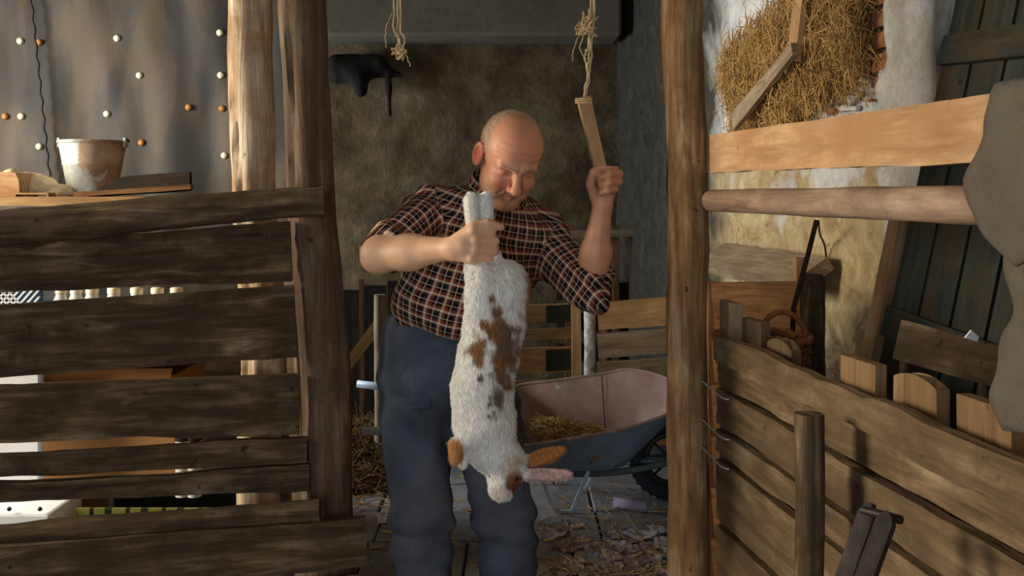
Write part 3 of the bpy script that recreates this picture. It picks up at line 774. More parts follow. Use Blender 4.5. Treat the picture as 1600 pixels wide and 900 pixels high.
# grey felt cloths thrown over the rails
def felt(name, label, z_back, z_front, ustart, uend, off, ripple, seed):
    zt = 1.549
    def f(u, v):
        L1 = zt - z_back(u); L2 = zt - z_front(u); s_ = v * (L1 + L2 + .05)
        Y = ustart(v) + (uend - ustart(v)) * u
        rip = ripple * float(fbm(np.array([u * 4 + seed, v * 3, 1.7]), 3))
        if s_ < L1: return FP(Y, z_back(u) + s_, -off + rip)
        if s_ < L1 + .05:
            t = (s_ - L1) / .05; return FP(Y, zt + .006 * math.sin(math.pi * t), -off + 2 * off * t + rip)
        q = s_ - L1 - .05; return FP(Y, zt - q, off + rip + .012 * min(1, q / .12))
    V, Fc = grid_arr(f, 24, 44)
    o = build(name, V, Fc, M['felt']); m = o.modifiers.new('solid', 'SOLIDIFY'); m.thickness = .006
    return tag(o, label, 'cloth')
def us(v):
    # left edge of the cloth along the fence (depth), from its back hem over the board to its front hem
    if v < .5: return 1.385
    t = (v - .5) / .5; return 1.385 + .035 * max(0, min(1, (t - .45) / .25)) - .05 * max(0, (t - .8) / .2) + .004 * math.sin(t * 21)
felt('felt_cloth', 'grey felt cloth folded over the pale upper board of the pen', lambda u: 1.28, lambda u: float(np.interp(u, [0, .17, .26, 1], [1.336, 1.298, 1.318, 1.36])), us, .98, .026, .003, 1)
def us2(v):
    t = (v - .5) / .5; return 1.40 - (.03 * math.sin(t * 7) if t > .3 else 0) - .012 * math.sin(t * 19)
fl2 = []
def f2(u, v):
    z = 1.40 - v * .36; Y = 1.45 + .018 * math.sin(v * 9 + .4) + .008 * math.sin(v * 23) + (.97 - 1.45) * u
    return FP(Y, z + .01 * math.sin(u * 9), -.045 + .010 * float(fbm(np.array([u * 5, v * 3, 4.]), 3)))
V, Fc = grid_arr(f2, 20, 34); o = build('felt_cloth', V, Fc, M['felt']); m = o.modifiers.new('solid', 'SOLIDIFY'); m.thickness = .006
tag(o, 'ragged grey felt cloth hanging down behind the round rail, below the folded one', 'cloth')

# ------------------------------------------------------------------ inside the pen
# dark green plank door leaning on the wall
def LP(Y, s): # s: height along the leaning door
    return np.array([WX(Y) - .05 - .21 * (1.95 - s * .974), Y, s * .974])
dr = empty('plank_door', LP(2.3, 0), 'dark green plank door leaning against the whitewashed wall', 'door')
nd = np.array([-.965, -.14, .225])
ys = np.linspace(2.66, 1.68, 8)
for k in range(7):
    a_, b_ = ys[k], ys[k + 1]; yc = (a_ + b_) / 2
    plank('door_plank', LP(yc, 0), LP(yc, 2.0), abs(a_ - b_) - .008, .024, nd, M['green_door'], dr, nx=16, ny=2, rough=.001, seed=60 + k)
for s_ in (.35, 1.02, 1.78):
    off = np.array([-.024, -.003, .005])
    plank('ledge', LP(2.64, s_ + .05) + off, LP(1.70, s_ - .02) + off, .085, .022, nd, M['green_door'], dr, nx=10, ny=2, rough=.001, seed=70 + s_)
tag(plank('timber_stud', (.86, 2.79, 0), (1.15, 2.79, 1.40), .05, .06, (-.9, -.43, 0), M['pine'], None, nx=14, live=.001, seed=75), 'long tan timber stud leaning by the edge of the dark green door', 'timber')
o = plank('loose_board', P(1404, 530, 2.06), P(1566, 574, 1.92), .088, .022, (-.35, -.93, .1), M['old_wood'], None, nx=14, ny=3, live=.002, rough=.001, seed=77)
tag(o, 'dark brown board propped across the dark green door', 'board')
tag(tube('prop_stick', [P(1540, 560, 2.02) + [.02, .03, 0], (.96, 2.12, .0)], .014, M['dark_wood'], None, 8), 'dark stick propping up the brown board by the green door', 'stick')
tag(tube('prop_stick', [P(1418, 540, 2.14) + [.0, .0, 0], (.80, 2.16, .0)], .014, M['dark_wood'], None, 8), 'dark stick under the end of the brown board beside the timber stud', 'stick')
V, Fc = prism_px([(1508, 528), (1518, 516), (1530, 526), (1527, 534)], 1.935, 1.94)
tag(build('paper_scrap', V, Fc, M['foam'], None, False), 'small white scrap caught on the brown board in the pen', 'scrap')
# manger with ledge
mg = empty('wooden_manger', np.array([.95, 3.3, 0]), 'low wooden manger along the whitewashed wall inside the pen', 'manger')
yA, yB = 4.5, 3.42
def wpt(Y, z, off): return W(Y, z, off)
plank('ledge_top', wpt(4.45, 1.10, .10), wpt(3.45, 1.10, .10), .17, .05, (NW[0] * .55, NW[1] * .55, .83), M['grey_board'], mg, nx=16, ny=2, live=.004, rough=.003, seed=81)
for k, zt in enumerate((1.01, .84, .67, .50, .33, .16)):
    plank('front_board', P(1116, 476, 3.28) * [1, 1, 0] + [0, 0, zt - .005 * k], P(1252, 470, 3.10) * [1, 1, 0] + [0, 0, zt + .02 - .005 * k], .165, .026, (-.2, -.98, 0), M['brown_wood'], mg, nx=14, ny=2, live=.001, rough=.001, seed=82 + k)
plank('upright', P(1249, 402, 3.13) * [1, 1, 0], P(1249, 402, 3.13), .036, .04, (0, -1, 0), M['pine'], mg, nx=8, seed=88)
plank('upright', P(1112, 440, 3.34) * [1, 1, 0], P(1112, 440, 3.34), .036, .04, (0, -1, 0), M['brown_wood'], mg, nx=8, seed=89)
# short rounded post
pp = P(1274, 428, 3.0)
tag(log('short_post', (pp[0], pp[1], 0), pp, .042, .034, M['old_wood'], None, .01, .003, 90, 40, 18, 1., 0, True), 'short dark post with a rounded worn top beside the manger', 'post')
tag(tube('long_stick', [P(1276, 344, 2.96), P(1262, 400, 2.95), P(1240, 482, 2.92), np.array([P(1215, 560, 2.90)[0], 2.88, .0])], .008, M['dark_wood'], None, 7), 'thin dark stick leaning on the round rail of the pen', 'stick')
tag(tube('string', curve_pts([P(1279, 345, 3.3), P(1281, 365, 3.4), P(1288, 382, 3.5), P(1291, 402, 3.55)], 14), .0035, M['dot'], None, 5), 'thin dark string hanging down the whitewashed wall', 'string')
# wicker basket
M['wicker'] = plain('wicker', rgb(150, 92, 48), .6, 0, .35, .35, 40, .2)
bq = P(1192, 540, 2.70); bq[0] = P(1188, 540, 2.72)[0]; bq[2] = .72
wb = empty('wicker_basket', bq, 'round brown wicker basket with a hoop handle behind the pen fence', 'basket')
rb = lambda t: .095 + .035 * t
Hk = .27; nst = 18
for k in range(nst):
    a_ = 2 * math.pi * k / nst
    tube('stake', [bq + np.array([rb(t) * math.cos(a_), rb(t) * math.sin(a_), t * Hk]) for t in np.linspace(0, 1.05, 5)], .004, M['wicker'], wb, 5)
for j in range(20):
    t = (j + .5) / 20
    pts = [bq + np.array([(rb(t) + .005 * math.cos(a_ * nst / 2 + math.pi * j)) * math.cos(a_), (rb(t) + .005 * math.cos(a_ * nst / 2 + math.pi * j)) * math.sin(a_), t * Hk]) for a_ in np.linspace(0, 2 * math.pi, 54, endpoint=False)]
    tube('weaver', pts, .0055, M['wicker'], wb, 5, True)
pts = [bq + np.array([rb(1) * math.cos(a_), rb(1) * math.sin(a_), Hk + .006 * math.sin(a_ * 20)]) for a_ in np.linspace(0, 2 * math.pi, 60, endpoint=False)]
tube('rim', pts, .010, M['wicker'], wb, 7, True)
V, Fc = lathe_arr([(0, .004), (.095, .004), (.095, 0), (0, 0)], 20, bq); build('base', V, Fc, M['wicker'], wb)
hp = [bq + np.array([rb(1) * .98 * math.cos(t) * .6 + .05, -.02 + .02 * math.cos(t), Hk - .02 + .095 * math.sin(t)]) for t in np.linspace(0, math.pi, 20)]
tube('handle', hp, .008, M['wicker'], wb, 7)
st = box('stool_block', (bq[0] - .1, bq[1] - .1, 0), (bq[0] + .1, bq[1] + .1, .72), M['dark_wood'], None, .01); tag(st, 'dark wooden chest carrying the wicker basket in the pen', 'chest')

# hay stuffed in the wall, behind two old laths
hy0, hy1 = pxW(1145), pxW(1382)
g = np.random.default_rng(5)
def hay_mask(px, py):
    top = np.interp(px, [1145, 1165, 1200, 1250, 1382], [130, 72, 40, 15, -80]); bot = np.interp(px, [1145, 1160, 1200, 1260, 1300, 1345, 1382], [150, 205, 215, 195, 165, 140, 120])
    return (py > top) & (py < bot)
def hay_pts(n):
    px = g.uniform(1143, 1382, n * 3); py = g.uniform(-110, 212, n * 3); k = hay_mask(px, py); px, py = px[k][:n], py[k][:n]
    Y = (1.3 + WK * 2.6) / ((px - 800) / F + WK); z = CAMH - (py - HZ) / F * Y
    edge = np.minimum(np.clip((px - 1143) / 30, 0, 1), 1)
    off = g.uniform(.0, 1, len(px)) ** .6 * (.03 + .09 * edge) + .05 * fbm(np.stack([px / 30, py / 30, 0 * px], 1), 2)
    return np.stack([1.3 + WK * (2.6 - Y), Y, z], 1) + NW * off[:, None]
C = hay_pts(5200); N = len(C)
D = g.normal(size=(N, 3)) * .75 + np.outer(g.choice([-1, 1], N), [0, 0, 1.]) * .9; D = D - np.outer(D @ NW, NW) * .6
V1, F1 = strands(C, D, g.uniform(.07, .2, N), g.uniform(.0015, .0032, N), .3, 3)
core = []
hay = build('hay', V1, F1, M['hay'], None, True); tag(hay, 'tangled golden hay stuffed into the whitewashed wall', 'hay', None, 'stuff')
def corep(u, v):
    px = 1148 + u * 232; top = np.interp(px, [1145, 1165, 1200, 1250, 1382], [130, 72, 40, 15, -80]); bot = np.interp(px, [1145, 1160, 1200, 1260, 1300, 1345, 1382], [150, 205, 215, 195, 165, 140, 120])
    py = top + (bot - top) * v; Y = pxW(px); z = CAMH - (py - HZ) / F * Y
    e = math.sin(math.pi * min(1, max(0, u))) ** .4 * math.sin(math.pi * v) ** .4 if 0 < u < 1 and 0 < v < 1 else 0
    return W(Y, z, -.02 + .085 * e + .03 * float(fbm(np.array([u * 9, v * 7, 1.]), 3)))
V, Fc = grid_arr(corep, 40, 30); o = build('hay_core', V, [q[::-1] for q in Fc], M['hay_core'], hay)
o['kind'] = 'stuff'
def wpx(px, py, off): Y = pxW(px); return W(Y, CAMH - (py - HZ) / F * Y, off)
tag(plank('lath', wpx(1322, -60, .155), wpx(1305, 96, .16), .075, .02, NW, M['pallet_wood'], None, nx=14, ny=2, live=.003, seed=91), 'upright old lath holding the hay in the wall', 'lath')
tag(plank('lath', wpx(1318, 78, .185), wpx(1216, 192, .19), .05, .02, NW, M['grey_board'], None, w1=.075, nx=14, ny=2, live=.004, seed=92), 'slanting grey lath across the lower edge of the hay', 'lath')

# ------------------------------------------------------------------ back of the barn
pal = empty('pallet', P(850, 600, 5.2) * [1, 1, 0], 'upright pallet with dark blocks behind the wheelbarrow', 'pallet')
for k, (a_, b_) in enumerate(((474, 502), (512, 530), (542, 582), (592, 604), (608, 640), (655, 685), (700, 715))):
    dpt = 5.2 if k % 2 == 0 else 5.3
    plank('board', P(770, (a_ + b_) / 2 + 4, dpt), P(893, (a_ + b_) / 2 - 1, dpt), (b_ - a_) / F * 5.2, .022, (0, -1, 0), M['pallet_wood'], pal, nx=8, ny=2, live=.002, rough=.001, seed=100 + k)
for (a_, b_) in ((476, 505), (545, 580), (612, 642)):
    v_, f_ = prism_px([(853, b_), (891, b_ - 2), (891, a_), (853, a_ + 2)], 5.18, 5.28); build('block', v_, f_, M['pvc_dark'], pal, False)
plank('stile', P(900, 470, 5.15) , P(902, 702, 5.15), .055, .05, (0, -1, 0), M['pallet_wood'], pal, nx=8, seed=107)
plank('stile', P(775, 470, 5.33), P(775, 690, 5.33), .055, .05, (0, -1, 0), M['dark_wood'], pal, nx=8, seed=108)
wp = P(921, 470, 5.1); tag(log('painted_post', (wp[0], wp[1], 0), (wp[0], wp[1], wp[2] + .12), .03, .03, M['white_paint'], None, .003, .002, 109, 20, 16), 'slim post with flaking white paint between pallet and slatted panel', 'post')
slp = empty('slat_panel', P(1010, 600, 5.1) * [1, 1, 0], 'slatted wooden panel standing behind the wheelbarrow and rough post', 'panel')
for k, (a_, b_) in enumerate(((468, 512), (517, 556), (561, 604), (610, 650), (656, 700))):
    plank('board', P(934, (a_ + b_) / 2 + 4, 5.08), P(1066, (a_ + b_) / 2 - 6, 5.08), (b_ - a_) / F * 5.08, .022, (0, -1, 0), M['grey_board'] if k in (1, 2) else M['pallet_wood'], slp, nx=12, ny=2, live=.002, rough=.001, seed=110 + k)
for px in (941, 1056): plank('batten', P(px, 470, 5.13), P(px, 708, 5.13), .05, .05, (0, -1, 0), M['pallet_wood'], slp, nx=6, seed=px)
# dark stall front behind the man and low beam on the back wall
stall = empty('stall_front', P(560, 640, 5.5) * [1, 1, 0], 'dark plank stall front at the back of the barn', 'stall')
for k in range(9):
    x = -1.6 + .135 * k; plank('board', (x, 5.55, 0), (x, 5.55, .86 + .03 * math.sin(k * 2.1)), .128, .024, (0, -1, 0), M['dark_wood'], stall, nx=8, ny=2, live=.002, seed=120 + k)
plank('lath', P(565, 436, 5.45), P(566, 700, 5.45), .03, .02, (0, -1, 0), M['brown_wood'], stall, nx=8, seed=131)
plank('brace', P(530, 588, 5.0), P(596, 500, 5.0), .06, .025, (0, -1, 0), M['pallet_wood'], stall, nx=8, seed=132)
g1 = P(594, 460, 4.9); tag(log('grey_pole', (g1[0], g1[1], 0), (g1[0], g1[1], g1[2]), .03, .03, M['grey_board'], None, .003, .002, 133, 16, 14), 'grey pole standing behind the man by the stall', 'pole')
lb = empty('rear_railing', P(970, 480, 6.2) * [1, 1, 0], 'brown railing of uprights and a beam near the back wall', 'railing')
plank('beam', P(870, 366, 6.2), P(1080, 362, 6.2), .055, .06, (0, -1, 0), M['grey_board'], lb, nx=10, seed=134)
for px, w_ in ((992, .08), (962, .05), (1030, .06), (890, .06)):
    plank('upright', P(px, 352, 6.25), P(px, 352, 6.25) * [1, 1, 0], w_, .04, (0, -1, 0), M['brown_wood'], lb, nx=8, seed=px)
for zr in (.35, .55, .75): plank('rail', P(870, 0, 6.28) * [1, 1, 0] + [0, 0, zr], P(1075, 0, 6.28) * [1, 1, 0] + [0, 0, zr], .12, .025, (0, -1, 0), M['dark_wood'], lb, nx=8, seed=zr)
# black lumpy mass with a narrow tail high on the back wall
def mass_sdf(Q):
    d = rc(Q, P(528, 108, 6.42), P(590, 102, 6.42), .10, .07); d = smin(d, rc(Q, P(560, 118, 6.40), P(563, 140, 6.40), .06, .05), .08)
    d = smin(d, rc(Q, P(590, 106, 6.42), P(626, 118, 6.42), .05, .02), .05); d = smin(d, rc(Q, P(606, 108, 6.4), P(609, 178, 6.42), .022, .016), .02)
    return d + .008 * fbm(Q * 11, 3)
V, Fc = sdf_mesh(mass_sdf, P(495, 195, 6.2), P(650, 60, 6.56) + [0, .1, .1], .018)
M['soot'] = mottled('soot', [(.3, rgb(22, 18, 14)), (.7, rgb(44, 38, 30))], 9, .5, 40)
tag(build('hanging_bundle', V, Fc, M['soot']), 'black lumpy bundle with a dangling strap hung high on the back wall', 'bundle')

# ------------------------------------------------------------------ wheelbarrow
s = NT('barrow_paint'); v = s.coord('Object', (1, 1, 1), False); a = s.noise(v, 5, 8, .65, .4); b = s.noise(v, 40, 5, .7); w_ = s.noise(v, 7, 6, .6, .8)
c = s.ramp(a, [(.3, rgb(130, 100, 90)), (.55, rgb(160, 134, 124)), (.72, rgb(178, 160, 152))]); c = s.mix(s.ramp(w_, [(.62, (0, 0, 0)), (.68, (1, 1, 1))]), c, rgb(176, 182, 184)); c = s.mix(.4, c, s.ramp(b, [(.3, (.7, .7, .7)), (.6, (1, 1, 1))]), 'MULTIPLY')
s.bump(b, .15, .003); M['tray_in'] = s.done(c, .55, 0, .45)
M['tray_out'] = plain('tray_grey_blue', rgb(128, 146, 160), .5, .1, .45, .15, 10, .1)
M['galv'] = plain('galvanised_tube', rgb(198, 212, 224), .45, .1, .5, .1, 20, .1)
M['rubber'] = plain('rubber', rgb(30, 32, 36), .8)
wbr = empty('wheelbarrow', P(930, 0, 4.3) * [1, 1, 0], 'metal wheelbarrow with rusty brown tray holding straw', 'wheelbarrow')
rim = [P(800, 694, 3.93), P(900, 685, 3.96), P(985, 668, 4.02), P(1043, 648, 4.10), P(1072, 634, 4.25), P(1062, 612, 4.42), P(1038, 590, 4.55), P(985, 578, 4.64), P(940, 585, 4.66), P(870, 595, 4.66), P(806, 605, 4.66), P(792, 640, 4.35)]
bot = [P(838, 735, 4.06), P(900, 736, 4.10), P(945, 735, 4.14), P(975, 728, 4.20), P(985, 716, 4.28), P(980, 708, 4.35), P(966, 703, 4.40), P(948, 700, 4.43), P(930, 702, 4.43), P(880, 706, 4.43), P(836, 710, 4.43), P(830, 722, 4.24)]
def loopc(pts, n):
    pts = [Vector(tuple(q)) for q in pts]; m = len(pts); out = []
    for i in range(n):
        t = i / n * m; k = int(t); u = t - k; a, b, c_, d = (pts[(k + j - 1) % m] for j in range(4))
        out.append(np.array(.5 * ((2 * b) + (c_ - a) * u + (2 * a - 5 * b + 4 * c_ - d) * u * u + (3 * b - a - 3 * c_ + d) * u ** 3)))
    return out
NR = 60; R_ = loopc(rim, NR); B_ = loopc(bot, NR)
def tray(inset, name, mat, flip):
    V = []; ctr = sum(B_) / NR; levels = 6
    for l in range(levels + 1):
        f = l / levels
        for i in range(NR):
            q = R_[i] * (1 - f) + B_[i] * f; cc = (sum(R_) / NR) * (1 - f) + ctr * f
            dlt = cc - q; dlt[2] = 0; q = q + dlt / (np.linalg.norm(dlt) + 1e-6) * inset + np.array([0, 0, inset if f > .5 else 0]); V.append(q)
    V.append(ctr + [0, 0, inset]); Fc = []
    for l in range(levels):
        for i in range(NR):
            j = (i + 1) % NR; Fc.append((l * NR + i, l * NR + j, (l + 1) * NR + j, (l + 1) * NR + i))
    for i in range(NR): Fc.append((levels * NR + i, levels * NR + (i + 1) % NR, len(V) - 1))
    if flip: Fc = [q[::-1] for q in Fc]
    return build(name, V, Fc, mat, wbr)
tout = tray(0, 'tray', M['tray_out'], True); tin = tray(.004, 'tray_lining', M['tray_in'], False); tin['label'] = 'rusty reddish brown inside of the tray'
tube('rim', [q + np.array([0, 0, .001]) for q in R_], .008, M['tray_in'], wbr, 7, True)
tube('seam', [P(940, 586, 4.645) - [0, .012, 0], P(944, 650, 4.52) - [0, .012, 0], P(948, 704, 4.40) - [0, .02, -.01]], .003, M['rubber'], wbr, 5)
hN = curve_pts([P(570, 673, 4.02), P(690, 680, 4.05), P(800, 716, 4.10), P(870, 738, 4.13), P(960, 738, 4.22), P(1045, 722, 4.32), (.60, 4.34, .19)], 40)
hF = curve_pts([P(562, 600, 4.70), P(690, 620, 4.68), P(800, 668, 4.62), P(870, 706, 4.50), P(960, 708, 4.45), P(1045, 700, 4.42), (.60, 4.41, .19)], 40)
M['tube'] = plain('grey_green_tube', rgb(92, 102, 102), .5, .1, .4, .15, 20, .1)
tube('handle_tube', hN, .015, M['tube'], wbr, 10); tube('handle_tube', hF, .015, M['tube'], wbr, 10)
for h_ in (hN, hF): tube('grip', [h_[0] - (h_[1] - h_[0]) * .2, h_[4]], .0175, M['galv'], wbr, 10)
def flat_bar(a_, b_, nm='stand'): return plank(nm, a_, b_, .016, .008, (0, -1, 0), M['galv'], wbr, nx=2)
flat_bar(P(841, 738, 4.12), np.array([P(868, 0, 4.18)[0], 4.18, .006])); flat_bar(P(921, 732, 4.14), np.array([P(893, 0, 4.18)[0], 4.18, .006]))
flat_bar(np.array([P(866, 0, 4.18)[0], 4.18, .008]), np.array([P(897, 0, 4.18)[0], 4.18, .008]))
flat_bar(P(892, 736, 4.46), np.array([P(903, 0, 4.5)[0], 4.5, .006])); flat_bar(P(938, 722, 4.45), np.array([P(915, 0, 4.5)[0], 4.5, .006])); flat_bar(P(890, 740, 4.16), P(914, 742, 4.44), 'stand_brace')
wc = np.array([.72, 4.375, .185])
def ring_arr(c_, R, r, n=40, m=12, axis='y'):
    V = []; Fc = []
    for i in range(n):
        a_ = 2 * math.pi * i / n
        for j in range(m):
            b_ = 2 * math.pi * j / m; rr = R + r * math.cos(b_); V.append((c_[0] + rr * math.cos(a_), c_[1] + r * 1.1 * math.sin(b_), c_[2] + rr * math.sin(a_)))
    for i in range(n):
        for j in range(m): Fc.append((i * m + j, ((i + 1) % n) * m + j, ((i + 1) % n) * m + (j + 1) % m, i * m + (j + 1) % m))
    return V, Fc
wh = build('wheel', *ring_arr(wc, .15, .035), M['rubber'], wbr)
for k in range(30):
    a_ = 2 * math.pi * k / 30; q = wc + np.array([math.cos(a_) * .184, 0, math.sin(a_) * .184]); plank('tread', q + [0, -.025, 0], q + [0, .025, 0], .012, .008, (math.cos(a_), 0, math.sin(a_)), M['rubber'], wh, nx=1)
build('wheel_rim', *ring_arr(wc, .11, .014, 32, 8), M['iron'], wh)
for k in range(4):
    a_ = math.pi * k / 4; dv = np.array([math.cos(a_), 0, math.sin(a_)]) * .11; tube('spoke', [wc - dv, wc + dv], .006, M['iron'], wh, 6)
tube('axle', [wc - [0, .07, 0], wc + [0, .07, 0]], .012, M['galv'], wbr, 8)
for y_ in (-.06, .06): tube('fork', [np.array([.58, 4.375 + y_ * .9, .19]), wc + [0, y_, 0]], .011, M['tube'], wbr, 8)
# straw in the tray
g = np.random.default_rng(9); N = 700
px = g.uniform(812, 955, N); f_ = g.uniform(0, 1, N)
C = np.stack([np.interp(px, [800, 960], [P(825, 0, 4.2)[0], P(950, 0, 4.2)[0]]), 4.06 + .38 * f_, .285 + .08 * np.sin(f_ * 3.1) * np.interp(px, [812, 870, 955], [1, 1, .2]) + g.uniform(-.02, .02, N)], 1)
D = g.normal(size=(N, 3)) * [1, 1, .3]; V, Fc = strands(C, D, g.uniform(.05, .16, N), .0028, .25, 4)
o = build('tray_straw', V, Fc, M['hay']); tag(o, 'yellow straw lying in the wheelbarrow tray', 'straw', None, 'stuff')

# ------------------------------------------------------------------ litter on the floor
g = np.random.default_rng(12)
def floor_pt(px, py): Y = CAMH * F / (py - HZ); return np.stack([(px - 800) / F * Y, Y, 0 * Y], -1)
def scatter(n, x0, x1, y0, y1):
    return floor_pt(g.uniform(x0, x1, n), g.uniform(y0, y1, n))
C = np.concatenate([scatter(200, 830, 1120, 815, 905), scatter(110, 540, 880, 740, 900), scatter(160, 545, 620, 690, 800), scatter(110, 860, 1120, 760, 830), scatter(120, 560, 1100, 880, 1100)])
N = len(C); C[:, 2] = .006 + g.uniform(0, .012, N); D = g.normal(size=(N, 3)) * [1, 1, .06]
V, Fc = strands(C, D, g.uniform(.03, .13, N), g.uniform(.0014, .003, N), .15, 6); tag(build('floor_straw', V, Fc, M['straw']), 'loose straw strewn over the barn floor', 'straw', None, 'stuff')
N = 2600; px = g.uniform(535, 610, N); Y = g.uniform(4.45, 5.4, N); X = (px - 800) / F * Y
hgt = .13 * np.clip((Y - 4.45) / .5, 0, 1) * g.uniform(0, 1, N) ** .5
C = np.stack([X, Y, .01 + hgt], 1); V, Fc = strands(C, g.normal(size=(N, 3)) * [1, 1, .35], g.uniform(.06, .2, N), .003, .25, 8)
o = build('straw_heap', V, Fc, M['old_straw']); tag(o, 'heap of brown straw on the floor by the stall', 'straw', None, 'stuff')
V, Fc = grid_arr(lambda u, v: np.array([-1.0 + u * .55, 4.5 + v * .95, .09 * math.sin(math.pi * u) ** .5 * min(1, v * 2.2) * (1 if v < 1 else 0)]), 16, 16); o2 = build('heap_core', V, Fc, M['hay_core'], o); o2['kind'] = 'stuff'
# wood chips, leaves and the paper roll
M['chip'] = plain('chip_wood', rgb(198, 164, 118), .85, 0, .1, .2, 30, .2); M['leaf'] = plain('dry_leaf', rgb(140, 124, 108), .9, 0, .1, .3, 20, .2); M['paper'] = plain('grey_paper', rgb(176, 170, 170), .9, 0, .1, .15, 20, .2)
def chip_mesh(nm, seed, lx, ly, th, curl):
    def f(u, v):
        x = (u - .5) * lx; y = (v - .5) * ly * (1 - .5 * abs(2 * u - 1) ** 2 + .3 * float(vnoise(np.array([u * 4 + seed, v * 3, 1.])))) ; return np.array([x, y, curl * (x * x / (lx * lx) * 4) * .5 + .3 * curl * float(vnoise(np.array([u * 5, v * 5, seed])))])
    V, Fc = grid_arr(f, 5, 4); k = len(V); V = list(V) + [np.asarray(q) + [0, 0, th] for q in V]
    Fc2 = [q[::-1] for q in Fc] + [tuple(i + k for i in q) for q in Fc]
    E = [0, 1, 2, 3, 4, 5, 11, 17, 23, 29, 28, 27, 26, 25, 24, 18, 12, 6]
    for i in range(len(E)): a_, b_ = E[i], E[(i + 1) % len(E)]; Fc2.append((a_, b_, b_ + k, a_ + k))
    return raw(nm, V, Fc2, False)
kinds = [('wood_chip', 'chip', [chip_mesh('wood_chip', i, .075, .018, .006, .004) for i in range(4)], 'pale wood chip lying on the barn floor', 'wood chip', 'wood chips on the floor'),
         ('dry_leaf', 'leaf', [chip_mesh('dry_leaf', 10 + i, .085, .065, .0015, .022) for i in range(5)], 'dry brown leaf curled up on the floor by the rough post', 'leaf', 'dry leaves on the floor'),
         ('paper_scrap', 'paper', [chip_mesh('paper_scrap', 20 + i, .11, .07, .0015, .02) for i in range(4)], 'crumpled grey scrap of paper on the littered floor', 'scrap', 'paper scraps on the floor')]
def litter(k, px, py, sc=1.):
    nm, mt, ms, lb, ct, gp = kinds[k]; q = floor_pt(np.array(px, float), np.array(py, float)); o = link(nm, random.choice(ms), M[mt], q + [0, 0, .005], None, (random.uniform(-.1, .1), random.uniform(-.1, .1), random.uniform(0, 6.3))); o.scale = (sc, sc, sc); tag(o, lb, ct, gp)
for px, py in ((612, 834), (672, 818), (630, 862), (590, 858), (945, 812), (900, 826), (862, 845), (1000, 845), (880, 862), (945, 868), (990, 872), (1025, 868), (910, 848), (960, 850), (700, 850), (735, 800), (655, 795)): litter(0, px, py, random.uniform(.7, 1.2))
for i in range(75): litter(1, g.uniform(870, 1045), g.uniform(828, 905), random.uniform(.5, 1.1))
for px, py in ((862, 835), (925, 868), (958, 858), (1000, 838), (1030, 832), (985, 860), (1040, 855), (900, 880), (965, 880), (600, 815), (1020, 880)): litter(2, px, py, random.uniform(.6, 1.3))
q = floor_pt(np.array(985.), np.array(797.)); dv = np.array([.94, -.3, 0]); a_ = q + [-.07, .02, .024]; b_ = a_ + dv * .15
th = np.linspace(0, 4.6 * math.pi, 44)
Vv = []; 
M['roll'] = plain('mauve_paper', rgb(150, 140, 156), .8, 0, .2, .1, 20, .1)
nrm_ = np.cross(dv, [0, 0, 1.]); 
for t in th:
    r_ = .012 + .0028 * t / math.pi; off = nrm_ * (r_ * math.cos(t)) + np.array([0, 0, r_ * math.sin(t)]); Vv += [a_ + off, b_ + off]
Ff = [(2 * i, 2 * i + 1, 2 * i + 3, 2 * i + 2) for i in range(len(th) - 1)]
o = build('paper_roll', Vv, Ff, M['roll']); m = o.modifiers.new('solid', 'SOLIDIFY'); m.thickness = .0015; tag(o, 'small mauve grey roll of paper lying on the floor under the wheelbarrow', 'paper roll')

# ------------------------------------------------------------------ twines and the hanging stick
def strandp(ctrl, r=.0028, n=26, fuzz=.0015, seed=0):
    pts = curve_pts(ctrl, n); gg = np.random.default_rng(seed); pts[1:-1] += gg.normal(size=(n - 2, 3)) * fuzz; return tube_arr(pts, r, 5)
def knot(c_, r, n, seed):
    gg = np.random.default_rng(seed); out = []
    for i in range(n):
        a_ = c_ + gg.normal(size=3) * r * .5; b_ = c_ + gg.normal(size=3) * r; d_ = c_ + gg.normal(size=3) * r * .8; out.append(strandp([a_, b_, d_, c_ + gg.normal(size=3) * r * .4], .002, 10, .001, i))
    return out
ty = 2.74
tw = empty('hanging_twine', P(624, 90, ty), 'short frayed twine with a knotted end hanging above the man', 'twine')
pr = [strandp([np.array([P(618, 0, ty)[0], ty, 2.36]), P(616, 30, ty), P(622, 55, ty), P(628, 76, ty)], seed=1), strandp([np.array([P(624, 0, ty)[0], ty, 2.36]), P(626, 30, ty), P(632, 55, ty), P(630, 78, ty)], seed=2), strandp([np.array([P(621, 0, ty)[0], ty, 2.36]), P(622, 40, ty), P(626, 80, ty)], seed=3)]
build('cord', *merge(pr), M['twine'], tw)
build('knot', *merge(knot(P(625, 80, ty), .014, 16, 3)), M['twine'], tw)
build('loose_end', *merge([strandp([P(613, 20, ty), P(604, 40, ty), P(602, 62, ty), P(604, 74, ty)], .0015, seed=4), strandp([P(632, 80, ty), P(638, 92, ty), P(641, 104, ty)], .0018, seed=5)]), M['twine'], tw)
ts = 2.63
t2 = empty('hanging_twine', P(915, 150, ts), 'frayed twine hanging down to the wooden stick in the raised hand', 'twine')
pr = [strandp([np.array([P(930, 0, ts)[0], ts + .06, 2.36]), P(928, 20, ts), P(920, 60, ts), P(919, 100, ts), P(913, 152, ts)], seed=6), strandp([np.array([P(933, 0, ts)[0], ts + .06, 2.36]), P(922, 40, ts), P(925, 80, ts), P(921, 120, ts), P(914, 154, ts)], seed=7), strandp([np.array([P(927, 0, ts)[0], ts + .06, 2.36]), P(926, 50, ts), P(914, 80, ts), P(918, 115, ts), P(912, 154, ts)], seed=8)]
build('cord', *merge(pr), M['twine'], t2)
build('frayed_knot', *merge(knot(P(916, 44, ts), .016, 22, 5) + knot(P(922, 30, ts), .012, 12, 8)), M['twine'], t2)
